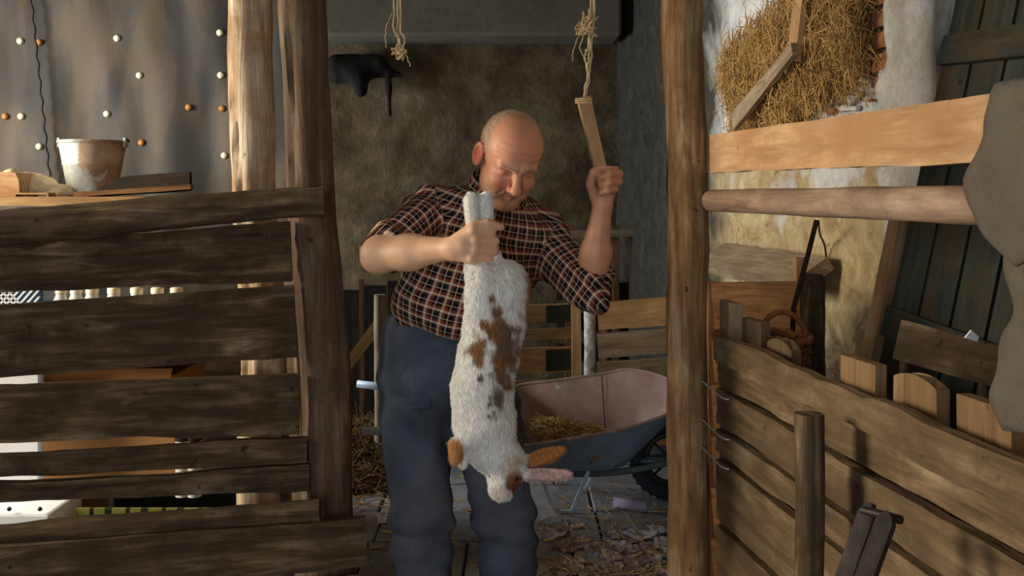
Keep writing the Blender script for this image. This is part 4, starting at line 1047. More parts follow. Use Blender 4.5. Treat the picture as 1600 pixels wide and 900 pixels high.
build('loose_end', *merge([strandp([P(908, 48, ts), P(902, 62, ts), P(896, 80, ts), P(894, 96, ts)], .0014, seed=9), strandp([P(912, 56, ts), P(906, 75, ts), P(912, 88, ts), P(918, 92, ts)], .0016, seed=10)]), M['twine'], t2)
stick = empty('wooden_stick', P(940, 300, 2.622), 'flat wooden stick tied to twine and gripped in the raised fist', 'stick')
plank('slat', P(911, 152, 2.625), P(947, 302, 2.605), .040, .014, (.25, -.97, 0), M['pine'], stick, w1=.034, nx=16, ny=2, live=.001, rough=.0005, seed=140)
build('binding', *merge([tube_arr([P(912, 155 + 3 * k, 2.625) + np.array([.022 * math.cos(t), .012 * math.sin(t), 0]) for t in np.linspace(0, 2 * math.pi, 16, endpoint=False)], .0025, 5, True) for k in range(3)]), M['twine'], stick)

# ------------------------------------------------------------------ the man
def nrm(v): v = np.asarray(v, float); return v / np.linalg.norm(v)
J = dict(pelvis=P(693, 580, 2.83), waist=P(704, 510, 2.82), belly=P(716, 465, 2.79), chest=P(752, 392, 2.79), neck=P(778, 318, 2.76),
         rs=P(666, 336, 2.76), re=P(593, 398, 2.53), rw=P(708, 388, 2.385),
         ls=P(845, 372, 2.88), le=P(922, 455, 2.72), lw=P(941, 322, 2.665),
         rh=P(645, 592, 2.82), rk=P(657, 800, 2.76), ra=P(664, 0, 2.84) * [1, 1, 0] + [0, 0, .09],
         lh=P(750, 594, 2.88), lk=P(786, 800, 2.80), la=P(802, 0, 2.92) * [1, 1, 0] + [0, 0, .09])
LAT = nrm(J['ls'] - J['rs']); SPN = nrm(J['neck'] - J['belly']); FWD = nrm(np.cross(SPN, LAT)); 
if FWD[1] > 0: FWD = -FWD
SP2 = nrm(np.cross(LAT, FWD)); 
if SP2[2] < 0: SP2 = -SP2
AX = np.stack([LAT, FWD, SP2])
HLAT = nrm([.96, .26, 0]); HFW = nrm([.26, -.96, 0]); AXH = np.stack([HLAT, HFW, np.array([0, 0, 1.])])
# head frame
HC = P(796, 247, 2.64)
yaw, pit, rol = math.radians(16), math.radians(34), math.radians(7)
Fh = np.array([math.sin(yaw), -math.cos(yaw), 0]); Lh = np.array([math.cos(yaw), math.sin(yaw), 0]); Uh = np.array([0, 0, 1.])
F2_ = Fh * math.cos(pit) - Uh * math.sin(pit); U2_ = Uh * math.cos(pit) + Fh * math.sin(pit)
U3_ = U2_ * math.cos(rol) + Lh * math.sin(rol); L3_ = Lh * math.cos(rol) - U2_ * math.sin(rol)
HM = np.stack([L3_, F2_, U3_])                           # rows: his left, face forward, up
def to_head(Q): return (Q - HC) @ HM.T
def hp(x, y, z): return HC + x * L3_ + y * F2_ + z * U3_

def head_sdf(q, fine=True):
    ab = np.stack([np.abs(q[:, 0]), q[:, 1], q[:, 2]], 1)  # mirrored
    d = ell(q, (0, -.014, .036), (.0815, .098, .088))
    d = smin(d, ell(q, (0, .022, .045), (.070, .066, .068)), .02)          # forehead
    d = smin(d, ell(q, (0, .032, -.030), (.062, .062, .085)), .025)        # face
    d = smin(d, ell(ab, (.034, .022, -.068), (.036, .058, .042)), .025)    # jaw and jowls
    d = smin(d, ell(q, (0, .072, -.098), (.026, .022, .020)), .018)        # chin
    d = smin(d, ell(q, (0, .045, -.110), (.045, .045, .020)), .02)         # under the chin
    d = smin(d, ell(ab, (.038, .064, -.030), (.026, .026, .022)), .016)    # cheeks
    d = smin(d, rc(ab, (.010, .091, .020), (.046, .076, .020), .0105, .0095), .012)  # brow
    d = smax(d, -ell(ab, (.031, .101, .001), (.020, .024, .0125)), .010)    # eye sockets
    d = smin(d, ell(ab, (.031, .0725, -.001), (.0165, .0140, .0115)), .004)         # lids
    d = smax(d, -ell(ab, (.031, .0875, -.0050), (.0125, .0055, .0019)), .002)        # lid slit
    d = smin(d, rc(ab, (.018, .083, -.013), (.044, .073, -.014), .006, .005), .008)  # bags
    d = smin(d, rc(q, (0, .090, .012), (0, .113, -.028), .0085, .0130), .010)       # nose
    d = smin(d, ell(q, (0, .117, -.035), (.0140, .0125, .0115)), .008)
    d = smin(d, ell(ab, (.0140, .102, -.038), (.0092, .0125, .009)), .005)   # nostril wings
    d = smax(d, -ell(ab, (.007, .104, -.0455), (.0035, .005, .003)), .002)
    d = smax(d, -rc(ab, (.021, .098, -.036), (.034, .084, -.062), .003, .002), .007)  # smile fold
    d = smin(d, rc(ab, (.0, .0895, -.0625), (.024, .079, -.066), .0055, .003), .006)   # upper lip
    d = smin(d, rc(ab, (.0, .0895, -.0735), (.020, .080, -.0715), .0062, .003), .005)  # lower lip
    d = smax(d, -rc(ab, (.0, .0985, -.0675), (.026, .083, -.0685), .0018, .0014), .002)
    d = smax(d, -rc(ab, (.0, .0965, -.084), (.014, .091, -.083), .002, .002), .006)
    # ears
    c, s_ = math.cos(.35), math.sin(.35)
    EM = np.array([[c, s_, 0], [-s_, c, 0], [0, 0, 1]])
    e = ell(ab, (.0885, -.010, -.004), (.0090, .022, .037), EM)
    e = smax(e, -ell(ab, (.0935, -.005, .002), (.006, .0115, .020), EM), .003)
    d = smin(d, e, .005)
    if fine:
        wr = .0008 * np.sin(q[:, 2] * 330 + 1.5 * np.sin(q[:, 0] * 40)) * np.exp(-((q[:, 2] - .058) / .026) ** 2) * (q[:, 1] > .05)
        d = d + wr
    return d
NB = J['neck']
def neck_sdf(Q): return rc(Q, hp(0, -.030, -.035), NB + [0, .02, -.03], .060, .066)

FING = []   # (chain, radii)
for i in range(4):
    y = 361 + 14.5 * i
    FING.append(([P((739, 743, 742, 737)[i], y, 2.362), P((767, 773, 771, 763)[i], y + 2, 2.383), P((767, 772, 770, 763)[i], y + 3, 2.42), P(749, y + 3, 2.432)], [.0125, .0118, .0105, .009]))
RT = ([P(718, 372, 2.378), P(740, 355, 2.372), P(762, 350, 2.376), P(783, 355, 2.392)], [.017, .0145, .0125, .0095])
LFG = []
for i in range(4):
    y = 259 + 12.5 * i
    LFG.append(([P((957, 960, 959, 954)[i], y + 2, 2.662), P((960, 967, 966, 959)[i], y + (2, 0, 0, -1)[i], 2.628), P((950, 952, 951, 948)[i], y + 1, 2.592), P(939, y + 5, 2.60)], [.0118, .0112, .0102, .0085]))
LT = ([P(931, 310, 2.655), P(923, 288, 2.632), P(927, 270, 2.61), P(938, 257, 2.598)], [.016, .0135, .0115, .009])
def chain(Q, pts, rad, k=.004):
    d = None
    for i in range(len(pts) - 1):
        e = rc(Q, pts[i], pts[i + 1], rad[i], rad[i + 1]); d = e if d is None else smin(d, e, k)
    return d
def near(Q, c, R, fn, default=.3):
    m = np.linalg.norm(Q - c, axis=1) < R; d = np.full(len(Q), default)
    if m.any(): d[m] = fn(Q[m])
    return d
def rhand(Q):
    d = None
    for i, (pts, rad) in enumerate(FING):
        w0 = P(714, 380 + 6 * i, 2.378); e = rc(Q, w0, pts[0], .016, .0135); d = e if d is None else smin(d, e, .012)
    for i, (pts, rad) in enumerate(FING):
        e = chain(Q, pts, rad); d = smin(d, e, .0035)
        d = smin(d, ell(Q, pts[0] + [0, -.002, 0], (.012, .012, .011)), .005)      # knuckle
    d = smin(d, chain(Q, *RT), .009)
    return d
def lhand(Q):
    d = None
    for i, (pts, rad) in enumerate(LFG):
        w0 = P(940 + 1.5 * i, 314, 2.664); e = rc(Q, w0, pts[0], .016, .0125); d = e if d is None else smin(d, e, .012)
    for i, (pts, rad) in enumerate(LFG): d = smin(d, chain(Q, pts, rad), .0035)
    d = smin(d, chain(Q, *LT), .010)
    return d
def arms(Q):
    d = rc(Q, J['rs'], J['re'], .055, .047); d = smin(d, rc(Q, J['re'], J['re'] * .55 + J['rw'] * .45, .046, .045), .02)
    d = smin(d, rc(Q, J['re'] * .6 + J['rw'] * .4, J['rw'], .045, .0265), .02)
    d = smin(d, ell(Q, J['re'] + [-.006, .004, -.012], (.035, .035, .032)), .02)
    w = rc(Q, J['rw'], P(722, 385, 2.374), .0265, .026); d = smin(d, w, .015)
    e = rc(Q, J['ls'], J['le'], .055, .045); e = smin(e, rc(Q, J['le'], J['le'] * .55 + J['lw'] * .45, .044, .042), .02)
    e = smin(e, rc(Q, J['le'] * .6 + J['lw'] * .4, J['lw'], .042, .026), .02); e = smin(e, rc(Q, J['lw'], P(943, 305, 2.662), .026, .026), .012)
    return np.minimum(d, e)
def torso_core(Q, g=0.):
    d = ell(Q, J['chest'] + FWD * -.01, (.178 + g, .122 + g, .175 + g), AX)
    d = smin(d, ell(Q, J['belly'] + FWD * .02, (.182 + g, .142 + g, .15 + g), AX), .08)
    d = smin(d, ell(Q, J['waist'] * .6 + J['pelvis'] * .4, (.178 + g, .135 + g, .13 + g), AXH), .06)
    d = smin(d, rc(Q, J['rs'] * .8 + J['neck'] * .2, J['neck'] - [0, -.01, .040], .056 + g, .060 + g), .06)
    d = smin(d, rc(Q, J['ls'] * .85 + J['neck'] * .15, J['neck'] - [0, -.01, .045], .066 + g, .062 + g), .05)
    return d
def legs_core(Q, g=0.):
    d = ell(Q, J['pelvis'] + [0, .0, .0], (.178 + g, .13 + g, .12 + g), AXH)
    for h_, k_, a_ in (('rh', 'rk', 'ra'), ('lh', 'lk', 'la')):
        e = smin(rc(Q, J[h_], J[k_], .098 + g, .068 + g), rc(Q, J[k_], J[a_], .068 + g, .052 + g), .03); d = smin(d, e, .045)
    return d
def body_sdf(Q):
    d = near(Q, (J['rs'] + J['lw']) / 2, 1.0, arms)
    d = smin(d, near(Q, P(745, 378, 2.38), .16, rhand), .012); d = smin(d, near(Q, P(945, 285, 2.63), .16, lhand), .012)
    d = smin(d, torso_core(Q, -.042), .03); d = smin(d, legs_core(Q, -.02), .03)
    d = smin(d, neck_sdf(Q), .02)
    return d
HTOP = NB + (hp(0, -.03, -.035) - NB) * .35
def head_all(Q):
    d = smin(head_sdf(to_head(Q)), neck_sdf(Q), .022)
    return d
def skin_colours(V):
    q = to_head(V); base = np.array(rgb(208, 148, 112)[:3]); red = np.array(rgb(196, 104, 80)[:3]); pale = np.array(rgb(224, 182, 144)[:3])
    C = np.repeat(base[None], len(V), 0); n1 = fbm(V * 38, 3)[:, None]
    C = C * (1 + .10 * n1)
    hd = (np.linalg.norm(q, axis=1) < .17)
    def blend(m, col): m = np.clip(m, 0, 1)[:, None]; return C * (1 - m) + np.asarray(col) * m
    ax = np.abs(q[:, 0]); g2 = lambda x, y, z, r: np.exp(-(((ax - x) / r) ** 2 + ((q[:, 1] - y) / r) ** 2 + ((q[:, 2] - z) / r) ** 2))
    C = blend(hd * .5 * g2(.040, .082, -.028, .026), red); C = blend(hd * .7 * g2(0, .115, -.034, .018), red)
    C = blend(hd * .8 * g2(.09, -.01, -.004, .03), np.array(rgb(206, 96, 70)[:3])); C = blend(hd * .55 * g2(0, .07, .09, .05), np.array(rgb(206, 126, 92)[:3]))
    C = blend(hd * .7 * np.exp(-((q[:, 2] + .0685) / .007) ** 2) * (ax < .024) * (q[:, 1] > .07), np.array(rgb(168, 88, 74)[:3]))
    C = blend(hd * .35 * (q[:, 2] < -.05) * (q[:, 1] > .02), np.array(rgb(168, 128, 108)[:3]))
    C = blend(hd * .6 * np.exp(-(((ax - .031) / .018) ** 2 + ((q[:, 2] - .002) / .010) ** 2)) * (q[:, 1] > .06), np.array(rgb(150, 96, 76)[:3]))  # darker skin round the eyes, with the shade of the sockets painted in
    arm = (~hd) & (V[:, 0] < 0); C[arm] = C[arm] * .35 + pale * .65 * (1 + .06 * n1[arm])
    for pts, rad in FING + LFG + [RT, LT]:
        for k in (1, 3):
            m = np.exp(-(np.linalg.norm(V - pts[k], axis=1) / .012) ** 2); C = blend(.35 * m, red)
    return C
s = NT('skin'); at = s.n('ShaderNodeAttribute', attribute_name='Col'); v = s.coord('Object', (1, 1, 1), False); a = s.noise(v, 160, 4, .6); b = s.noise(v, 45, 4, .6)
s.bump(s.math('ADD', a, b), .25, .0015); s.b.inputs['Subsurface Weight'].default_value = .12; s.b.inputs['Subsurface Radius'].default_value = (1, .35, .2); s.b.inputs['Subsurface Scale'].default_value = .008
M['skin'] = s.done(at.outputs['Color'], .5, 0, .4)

Vb, Fb = sdf_mesh(body_sdf, (-.44, 2.28, -.01), (.36, 3.08, 1.47), .0032)
Vh, Fh_ = sdf_mesh(lambda Q: head_all(Q), HC - [.15, .17, .20], HC + [.15, .19, .16], .002)
# the finely meshed head continues the neck of the body
fcn = Vb[Fb].mean(1) - HTOP; keep = (fcn @ nrm(hp(0, -.03, -.035) - NB) < .0) | (np.linalg.norm(fcn, axis=1) > .16); Fb = Fb[keep]
keep = (Vh[Fh_].mean(1) - HTOP) @ nrm(hp(0, -.03, -.035) - NB) > -.004; Fh_ = Fh_[keep]
Vp = np.concatenate([Vb, Vh]); Fp = np.concatenate([Fb, Fh_ + len(Vb)])
used = np.unique(Fp); remap = np.full(len(Vp), -1); remap[used] = np.arange(len(used)); Vp = Vp[used]; Fp = remap[Fp]
base = np.array([-.13, 2.85, 0])
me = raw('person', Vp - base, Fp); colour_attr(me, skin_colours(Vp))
man = link('person', me, M['skin'], base)
tag(man, 'balding man in checked shirt and blue jeans, gripping a rabbit and raising a stick', 'person')

# hair: cropped grey stubble round the sides, thin on the crown
def hair_sdf(Q):
    q = to_head(Q); d = head_sdf(q, False)
    ax = np.abs(q[:, 0])
    line = np.interp(q[:, 2], [-.06, -.02, .02, .05, .075, .13], [-.045, .012, .030, .030, .012, -.035]) + .004 * vnoise(q * 60)
    crown = ell(q, (0, .055, .105), (.052, .085, .06))
    cut = np.maximum(q[:, 1] - line, np.maximum(-.055 - q[:, 2] - .25 * np.clip(q[:, 1], -1, 0) * 0, -crown))
    cut = np.maximum(cut, -ell(np.stack([ax, q[:, 1], q[:, 2]], 1), (.09, -.010, -.006), (.022, .026, .042)))
    cut = cut + .007 * fbm(q * 70, 3)
    return np.maximum(d + .001 - .0042 * np.clip(-cut / .022, 0, 1) + .0008 * fbm(Q * 240, 2), cut)
Vq, Fq = sdf_mesh(hair_sdf, HC - [.13, .14, .14], HC + [.13, .16, .15], .0022)
s = NT('grey_hair'); v = s.coord('Object', (1, 1, 1), False); a = s.noise(v, 190, 4, .7); s.bump(a, .7, .003); M['hair'] = s.done(s.ramp(a, [(.3, rgb(170, 132, 98)), (.65, rgb(214, 184, 148))]), .75, 0, .3)
build('hair', Vq, Fq, M['hair'], man)
g = np.random.default_rng(3); sel = g.choice(len(Vq), 6000); C = Vq[sel]; qh = to_head(C); ok = head_sdf(qh, False) > .0; C = C[ok]
D = C - HC; D = D / np.linalg.norm(D, axis=1)[:, None] * .7 - U3_ * .5 - F2_ * .3
Vs_, Fs_ = strands(C, D, .008, .0004, .1, 2); o = build('hair_stubble', Vs_, Fs_, M['hair'], man); o['kind'] = 'stuff'
M['brow'] = plain('brow_hair', rgb(190, 156, 124), .8)
# eyebrows and eyes
for sx in (-1, 1):
    n = 60; t = g.uniform(0, 1, n); C = np.stack([hp(sx * (.013 + .034 * u), .1025 - .020 * u ** 1.6, .0205 + .004 * math.sin(u * 3) + e) for u, e in zip(t, g.uniform(-.003, .003, n))])
    D = np.repeat((L3_ * sx - F2_ * .35)[None], n, 0) + g.normal(size=(n, 3)) * .25; Vs_, Fs_ = strands(C, D, .011, .0008, .2, 5 + sx); build('eyebrow', Vs_, Fs_, M['brow'], man)
    V, Fc = lathe_arr([(.0116 * math.sin(t_), .0112 * math.cos(t_)) for t_ in np.linspace(0.001, math.pi - .001, 12)], 18); build('eye', np.array(V) + hp(sx * .031, .0722, -.002), Fc, M['dot'], man)

# shirt
def fold(Q, f, amp, seed): return amp * np.sin(Q[:, 2] * f[2] + Q[:, 0] * f[0] + Q[:, 1] * f[1] + 2.2 * vnoise(Q * 7 + seed) + seed)
RSE = J['rs'] + (J['re'] - J['rs']) * .94; LSE = J['ls'] + (J['le'] - J['ls']) * 1.10
RD = nrm(J['re'] - J['rs']); LD = nrm(J['le'] - J['ls'])
def sleeves(Q):
    d = rc(Q, J['rs'] + [.01, 0, .0], RSE + RD * .05, .083, .062); d = smax(d, (Q - RSE) @ RD, .008)
    cuff = smax(rc(Q, RSE - RD * .03, RSE, .071, .069), np.abs((Q - RSE) @ RD + .014) - .016, .008); d = smin(d, cuff, .006)
    e = rc(Q, J['ls'] - [.01, 0, 0], J['le'], .082, .066)
    up_ = nrm(J['lw'] - J['le']); cuff = smax(rc(Q, J['le'], J['lw'], .062, .058), np.abs((Q - J['le']) @ up_ - .052) - .014, .008); cuff = smax(cuff, (Q - J['le']) @ LD - .045, .01); e = smin(e, cuff, .012)
    return d, e
HEMP = P(660, 518, 2.68); HEMN = nrm([-.30, .0, -1.0])
def shirt_sdf(Q):
    t = torso_core(Q, .012); r_, l_ = sleeves(Q)
    t = smax(t, (Q - HEMP) @ HEMN - .012 * np.sin(Q[:, 0] * 16 + 1), .01)
    t = t + .010 * np.exp(-np.abs((Q - HEMP) @ HEMN + .03) / .02) * (-.6)        # blousing over the belt
    d = smin(smin(t, r_, .035), l_, .035)
    nk = rc(Q, NB - [0, -.02, .05], hp(0, -.03, -.035), .068, .060); d = smax(d, -(nk), .012)
    w = fold(Q, (26, 18, 46), .0040, 1.) + fold(Q, (-34, 10, 30), .0032, 5.) + .004 * fbm(Q * 16, 3)
    ar = np.minimum(r_, l_) < t
    w2 = np.where(ar, fold(Q, (60, 40, 40), .0035, 2.), 0)
    return d + w + w2
Vs, Fs = sdf_mesh(shirt_sdf, (-.46, 2.36, .93), (.34, 3.10, 1.52), .0042)
def plaid_uv(Q):
    t = torso_core(Q, .012); r_, l_ = sleeves(Q); rel = Q - J['chest']
    uv = np.stack([np.arctan2(rel @ LAT, (rel @ FWD) + .02) * .19, rel @ SP2, 0 * t], 1)
    for dist, a_, dr, oth in ((r_, J['rs'], RD, l_), (l_, J['ls'], LD, r_)):
        m = (dist < t - .004) & (dist <= oth)
        e1 = nrm(np.cross(dr, [0, 1., 0])); e2 = np.cross(dr, e1); q = Q[m] - a_
        uv[m, 0] = (q @ e1) * 1.15; uv[m, 1] = q @ dr
    return uv
me = raw('shirt', Vs - Vs.mean(0), Fs); at = me.attributes.new('plaid', 'FLOAT_VECTOR', 'POINT'); at.data.foreach_set('vector', plaid_uv(Vs).astype(np.float32).ravel())
s = NT('plaid_cotton'); at = s.n('ShaderNodeAttribute', attribute_name='plaid'); sp = s.n('ShaderNodeSeparateXYZ'); s.l(at.outputs['Vector'], sp.inputs[0])
def band(sock):
    f = s.math('FRACT', s.math('MULTIPLY', sock, 1 / .037)); K = rgb(24, 22, 24); return s.ramp(f, [(0, rgb(238, 214, 176)), (.15, rgb(150, 76, 54)), (.34, K), (.52, rgb(214, 184, 150)), (.60, K), (.82, rgb(46, 48, 58)), (.94, rgb(120, 66, 48))], 'CONSTANT')
c = s.mix(.5, band(sp.outputs[0]), band(sp.outputs[1]))
v = s.coord('Object', (1, 1, 1), False); a = s.noise(v, 260, 3, .6); c = s.mix(.4, c, s.ramp(a, [(.3, (.6, .6, .6)), (.65, (1, 1, 1))]), 'MULTIPLY'); s.bump(a, .2, .002)
M['plaid'] = s.done(c, .95, 0, .1)
shirt = link('shirt', me, M['plaid'], Vs.mean(0), man); shirt['label'] = 'red, cream and navy checked cotton shirt with rolled sleeves'
# collar: a folded band round the neck
cb = NB + [-.006, .012, .022]; up = nrm(hp(0, -.03, -.035) - NB); up = nrm(up * .6 + SPN * .4)
e1 = nrm(LAT - up * (LAT @ up)); e2 = np.cross(up, e1); e2 = e2 if e2 @ FWD > 0 else -e2
def colf(u, v):
    a_ = math.radians(-158 + 316 * u) ; rad = .080 + (.0 if v < .4 else .020 * (v - .4) / .6); hgt = (.052 * v / .4 if v < .4 else .052 - .060 * (v - .4) / .6)
    tip = max(0, abs(u - .5) * 2 - .8) / .2; q = cb + (e1 * math.sin(a_) - e2 * math.cos(a_)) * (rad + (.012 * tip if v > .4 else 0)) + up * (hgt - .03 * tip * (1 if v > .4 else .5))
    return q
V, Fc = grid_arr(colf, 48, 10); me = raw('collar', np.array(V) - cb, Fc); at = me.attributes.new('plaid', 'FLOAT_VECTOR', 'POINT')
at.data.foreach_set('vector', np.array([(i / 48 * .42, j / 10 * .09, 0) for j in range(11) for i in range(49)], np.float32).ravel())
o = link('collar', me, M['plaid'], cb, shirt); m = o.modifiers.new('solid', 'SOLIDIFY'); m.thickness = .003

# trousers
def px_of(Q): return 800 + F * Q[:, 0] / Q[:, 1], HZ + F * (CAMH - Q[:, 2]) / Q[:, 1]
PK = np.array([J['rh'][0] - .02, J['rh'][1] - .12, J['rh'][2] + .03])
def trouser_sdf(Q):
    d = ell(Q, J['pelvis'] + [0, 0, .03], (.186, .142, .135), AXH)
    d = smin(d, ell(Q, J['waist'] + [-.005, .01, -.01], (.180, .142, .13), AXH), .06)
    for h_, k_, a_ in (('rh', 'rk', 'ra'), ('lh', 'lk', 'la')):
        e = smin(rc(Q, J[h_], J[k_], .108, .086), rc(Q, J[k_], J[a_] + [0, 0, -.03], .086, .080), .03); d = smin(d, e, .04)
    d = np.maximum(d, .045 - Q[:, 2]); d = smax(d, Q[:, 2] - (J['waist'][2] + .10), .01)
    kn = np.exp(-((Q[:, 2] - .42) / .10) ** 2) + .8 * np.exp(-((Q[:, 2] - .14) / .10) ** 2); hip = np.exp(-((Q[:, 2] - .80) / .10) ** 2)
    w = kn * fold(Q, (12, 8, 74), .007, 3.) + hip * fold(Q, (42, 10, 60), .006, 4.) + fold(Q, (22, 26, 16), .006, 6.) + .005 * fbm(Q * 9, 3)
    # hip pocket and thigh pocket stand proud
    x, z = Q[:, 0] - (-.30), Q[:, 2] - .86; x2, z2 = Q[:, 0] + .29, Q[:, 2] - .80
    fr = Q[:, 1] < 2.80
    pk = (np.abs(x) < .05) & (np.abs(z - .3 * x) < .062) & fr
    fl = (np.abs(x2) < .062) & (np.abs(z2 - .1 * x2) < .016) & fr
    return d + w - .0035 * pk - .006 * fl
Vt, Ft = sdf_mesh(trouser_sdf, (-.46, 2.55, .02), (.22, 3.10, 1.08), .0045)
s = NT('denim'); v = s.coord('Object', (1, 1, 1), False); a = s.noise(v, 6, 6, .6, .5); b = s.noise(s.coord('Object', (1, 1, .25), False), 330, 3, .6); d = s.noise(v, 2.2, 4, .6)
c = s.ramp(a, [(.3, rgb(62, 66, 74)), (.55, rgb(90, 95, 104)), (.75, rgb(120, 122, 126))]); c = s.mix(s.ramp(d, [(.5, (0, 0, 0)), (.7, (1, 1, 1))]), c, rgb(96, 92, 92)); c = s.mix(.5, c, s.ramp(b, [(.3, (.6, .6, .6)), (.65, (1, 1, 1))]), 'MULTIPLY')
s.bump(b, .2, .002); M['denim'] = s.done(c, .92, 0, .15)
tr = build('trousers', Vt, Ft, M['denim'], man); tr['label'] = 'worn blue denim trousers'
def bootf(Q, a_, fw):
    d = rc(Q, a_ + [0, 0, .06], a_ + [0, .0, -.02], .055, .052); t = a_ + fw * .14 + [0, 0, -.055]; d = smin(d, rc(Q, a_ + [0, 0, -.04], t, .046, .042), .04); return smax(d, .002 - Q[:, 2], .008)
M['boot'] = plain('boot_leather', rgb(48, 42, 38), .6)
for a_, fw in ((J['ra'], nrm([-.1, -1, 0])), (J['la'], nrm([.35, -.94, 0]))):
    V, Fc = sdf_mesh(lambda Q: bootf(Q, a_, fw), a_ - [.16, .30, .12], a_ + [.2, .1, .16], .006); b_ = build('boot', V, Fc, M['boot'], man)
    V, Fc = sdf_mesh(lambda Q: smax(bootf(Q, a_, fw) - .006, Q[:, 2] - .018, .003), a_ - [.16, .30, .12], a_ + [.2, .1, .0], .006); build('sole', V, Fc, M['rubber'], b_)

# ------------------------------------------------------------------ the rabbit
RY = 2.40
def rp_(x, y, d=0.): return P(x, y, RY + d)
body = [(752, 418, .040), (776, 452, .066), (773, 505, .073), (762, 560, .072), (753, 610, .0735), (757, 660, .074), (769, 700, .058), (784, 728, .042)]
def rabbit_sdf(Q):
    d = None
    for i in range(len(body) - 1):
        (x0, y0, r0), (x1, y1, r1) = body[i], body[i + 1]; e = rc(Q, rp_(x0, y0, .01), rp_(x1, y1, .01), r0, r1); d = e if d is None else smin(d, e, .02)
    d = smin(d, ell(Q, rp_(792, 450, .01), (.052, .060, .062)), .03)                      # haunch
    d = smin(d, ell(Q, rp_(752, 462, -.03), (.038, .045, .075)), .03)                      # thigh
    for x, dd in ((737, -.006), (760, .008)):                                               # hind legs through the fist
        e = rc(Q, rp_(x + 12, 430, dd), rp_(x + 3, 372, dd), .030, .0165); e = smin(e, rc(Q, rp_(x + 3, 372, dd), rp_(x - 1, 312 if x < 750 else 309, dd - .004), .0165, .0155), .01); e = smin(e, ell(Q, rp_(x - 1, 322, dd - .004), (.0150, .018, .037)), .006); d = smin(d, e, .012)
    h0, h1 = rp_(797, 726, -.01), rp_(784, 764, -.035)                                     # head
    hd = rc(Q, h0, h1, .044, .027); hd = smin(hd, ell(Q, rp_(782, 758, -.02), (.028, .030, .030)), .015); hd = smin(hd, ell(Q, rp_(788, 771, -.045), (.013, .015, .012)), .01)
    d = smin(d, hd, .025)
    for x, y, dd in ((714, 706, -.04), (726, 712, -.012)):                                 # fore paws
        e = rc(Q, rp_(742, 676, dd), rp_(x, y - 10, dd - .01), .026, .018); e = smin(e, rc(Q, rp_(x, y - 10, dd - .01), rp_(x - 3, y + 10, dd - .015), .018, .0135), .01); d = smin(d, e, .014)
    def ear(a_, m_, b_, w):
        ax = nrm(b_ - a_); e2 = nrm(np.cross(ax, [0, 1, 0])); e1 = np.cross(e2, ax); L = np.linalg.norm(b_ - a_); MM = np.stack([ax, e2, e1])
        e = ell(Q, (a_ + b_) / 2, (L * .56, w, .0075), MM); return smax(e, -ell(Q, (a_ + b_) / 2 - e1 * .0065 * np.sign(e1[1] + 1e-6), (L * .48, w * .68, .0055), MM), .003)
    d = smin(d, ear(rp_(806, 728, .0), 0, rp_(880, 702, -.02), .019), .006); d = smin(d, ear(rp_(812, 740, -.02), 0, rp_(889, 741, -.05), .016), .006)
    d = smin(d, ell(Q, rp_(806, 428, .05), (.022, .028, .024)), .012)                      # tail
    return d + .0016 * fbm(Q * 40, 2)
Vr, Fr = sdf_mesh(rabbit_sdf, rp_(690, 795) - [.02, .16, .0], rp_(905, 285) + [.02, .16, .03], .003)
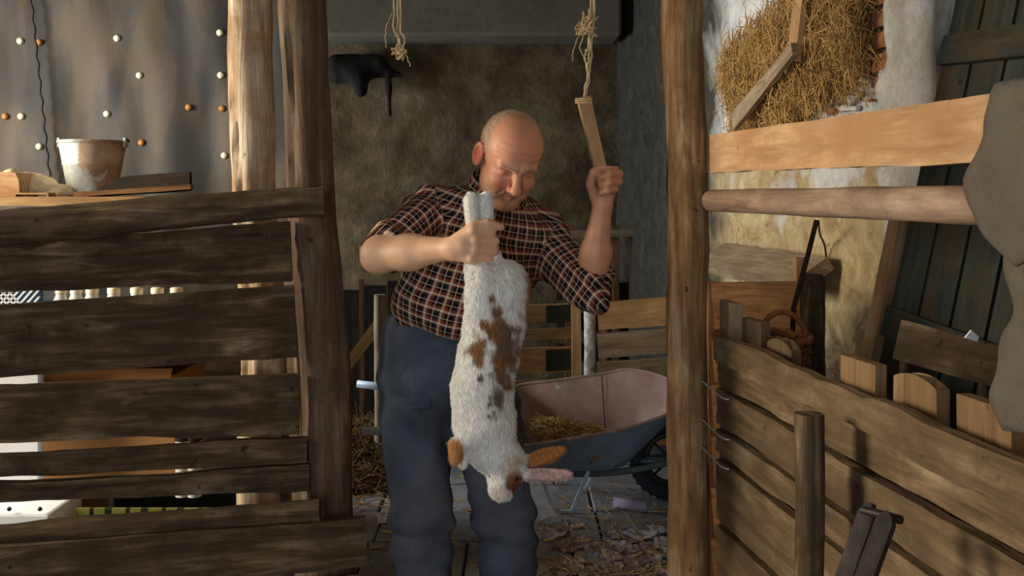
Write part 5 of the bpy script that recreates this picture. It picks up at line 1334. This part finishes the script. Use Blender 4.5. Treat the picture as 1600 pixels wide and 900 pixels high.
def rabbit_colours(V):
    px, py = px_of(V); white = np.array(rgb(240, 236, 224)[:3]); br = np.array(rgb(140, 96, 56)[:3]); dk = np.array(rgb(112, 90, 74)[:3]); pk = np.array(rgb(206, 164, 150)[:3])
    C = np.repeat(white[None], len(V), 0) * (1 + .04 * fbm(V * 40, 3))[:, None]
    n1 = fbm(np.stack([px / 17, py / 17, 0 * px], 1), 3); n2 = fbm(np.stack([px / 9, py / 9, 0 * px + 3], 1), 3)
    def bl(m, col):
        m = np.clip(m, 0, 1)[:, None]; return C * (1 - m) + col * m
    sm = lambda v: 1 / (1 + np.exp(-v * 9))
    blob = lambda x, y, rx, ry: 1 - np.sqrt(((px - x) / rx) ** 2 + ((py - y) / ry) ** 2)
    front = V[:, 1] < RY + .09
    C = bl(sm(np.maximum.reduce([blob(788, 522, 28, 32), blob(783, 570, 21, 46), blob(748, 545, 14, 22)]) + .5 * n1 + .35 * n2 - .08) * front, br)
    C = bl(.75 * sm(np.maximum.reduce([blob(792, 540, 22, 36), blob(776, 610, 12, 34)]) + .7 * n2 - .25) * front, dk)
    C = bl(sm(np.maximum.reduce([blob(757, 505, 9, 8), blob(776, 488, 10, 12), blob(768, 465, 6, 8)]) + .35 * n2 - .1) * front, br)
    C = bl(.9 * sm(np.maximum.reduce([blob(765, 632, 5, 4), blob(772, 645, 4, 4), blob(778, 632, 4, 4), blob(764, 650, 4, 3), blob(750, 590, 6, 8), blob(776, 622, 6, 8)]) * 2 + .2 * n2 - .2) * front, dk)
    C = bl(sm(blob(710, 706, 17, 24) * 2 - .2), np.array(rgb(196, 140, 84)[:3])); C = bl(sm(blob(806, 752, 17, 18) * 2 + .5 * n2 - .3), np.array(rgb(128, 70, 42)[:3]))
    C = bl(sm((px - 822) / 12 + .3 * n2) * (py < 727), np.array(rgb(188, 122, 62)[:3])); C = bl(.9 * sm((px - 826) / 12) * (py >= 727), pk)
    C = bl(.6 * sm(blob(800, 728, 18, 16) + .5 * n2), np.array(rgb(180, 136, 86)[:3])); C = bl(.5 * sm(blob(782, 768, 14, 12) * 2), np.array(rgb(206, 176, 150)[:3]))
    return C
rb_ = rp_(780, 775); Cr = rabbit_colours(Vr)
me = raw('rabbit', Vr - rb_, Fr); colour_attr(me, Cr)
s = NT('fur'); at = s.n('ShaderNodeAttribute', attribute_name='Col'); v = s.coord('Object', (1, 1, .35), False); a = s.noise(v, 170, 4, .7); s.bump(a, .2, .002)
s.b.inputs['Sheen Weight'].default_value = .15; M['fur'] = s.done(s.mix(.3, at.outputs['Color'], s.ramp(a, [(.3, (.75, .75, .75)), (.65, (1, 1, 1))]), 'MULTIPLY'), .9, 0, .1)
rabbit = link('rabbit', me, M['fur'], rb_)
tag(rabbit, 'white rabbit with brown patches held upside down by its hind legs', 'rabbit')
g = np.random.default_rng(21); fc = g.choice(len(Fr), 34000); C = Vr[Fr[fc]].mean(1); e1_ = Vr[Fr[fc, 1]] - Vr[Fr[fc, 0]]; e2_ = Vr[Fr[fc, 3]] - Vr[Fr[fc, 0]]
Nn = np.cross(e1_, e2_); Nn /= np.linalg.norm(Nn, axis=1)[:, None] + 1e-9
eps = 1e-3; outw = rabbit_sdf(C + Nn * .004) > 0; Nn[~outw] *= -1
Tg = np.array([0, 0, -1.]) - Nn * Nn[:, 2:3] * -1.; Tg /= np.linalg.norm(Tg, axis=1)[:, None] + 1e-6; D = Nn * .22 + Tg + g.normal(size=C.shape) * .14; D /= np.linalg.norm(D, axis=1)[:, None]
Lf = g.uniform(.008, .015, len(C)); Vf, Ff = strands(C + D * (Lf * .42)[:, None], D, Lf, .00045, .12, 9)
me = raw('fur', Vf - rb_, Ff); colour_attr(me, np.repeat(Cr[Fr[fc, 0]], 9, 0)); fo_ = link('fur', me, M['fur'], rb_, rabbit); fo_['kind'] = 'stuff'
for x, y, dd in ((806, 748, -.048), (768, 744, -.030)):
    V, Fc = lathe_arr([(.006 * math.sin(t_), .006 * math.cos(t_)) for t_ in np.linspace(.001, math.pi - .001, 9)], 12); build('eye', np.array(V) + rp_(x, y, dd), Fc, M['dot'], rabbit)
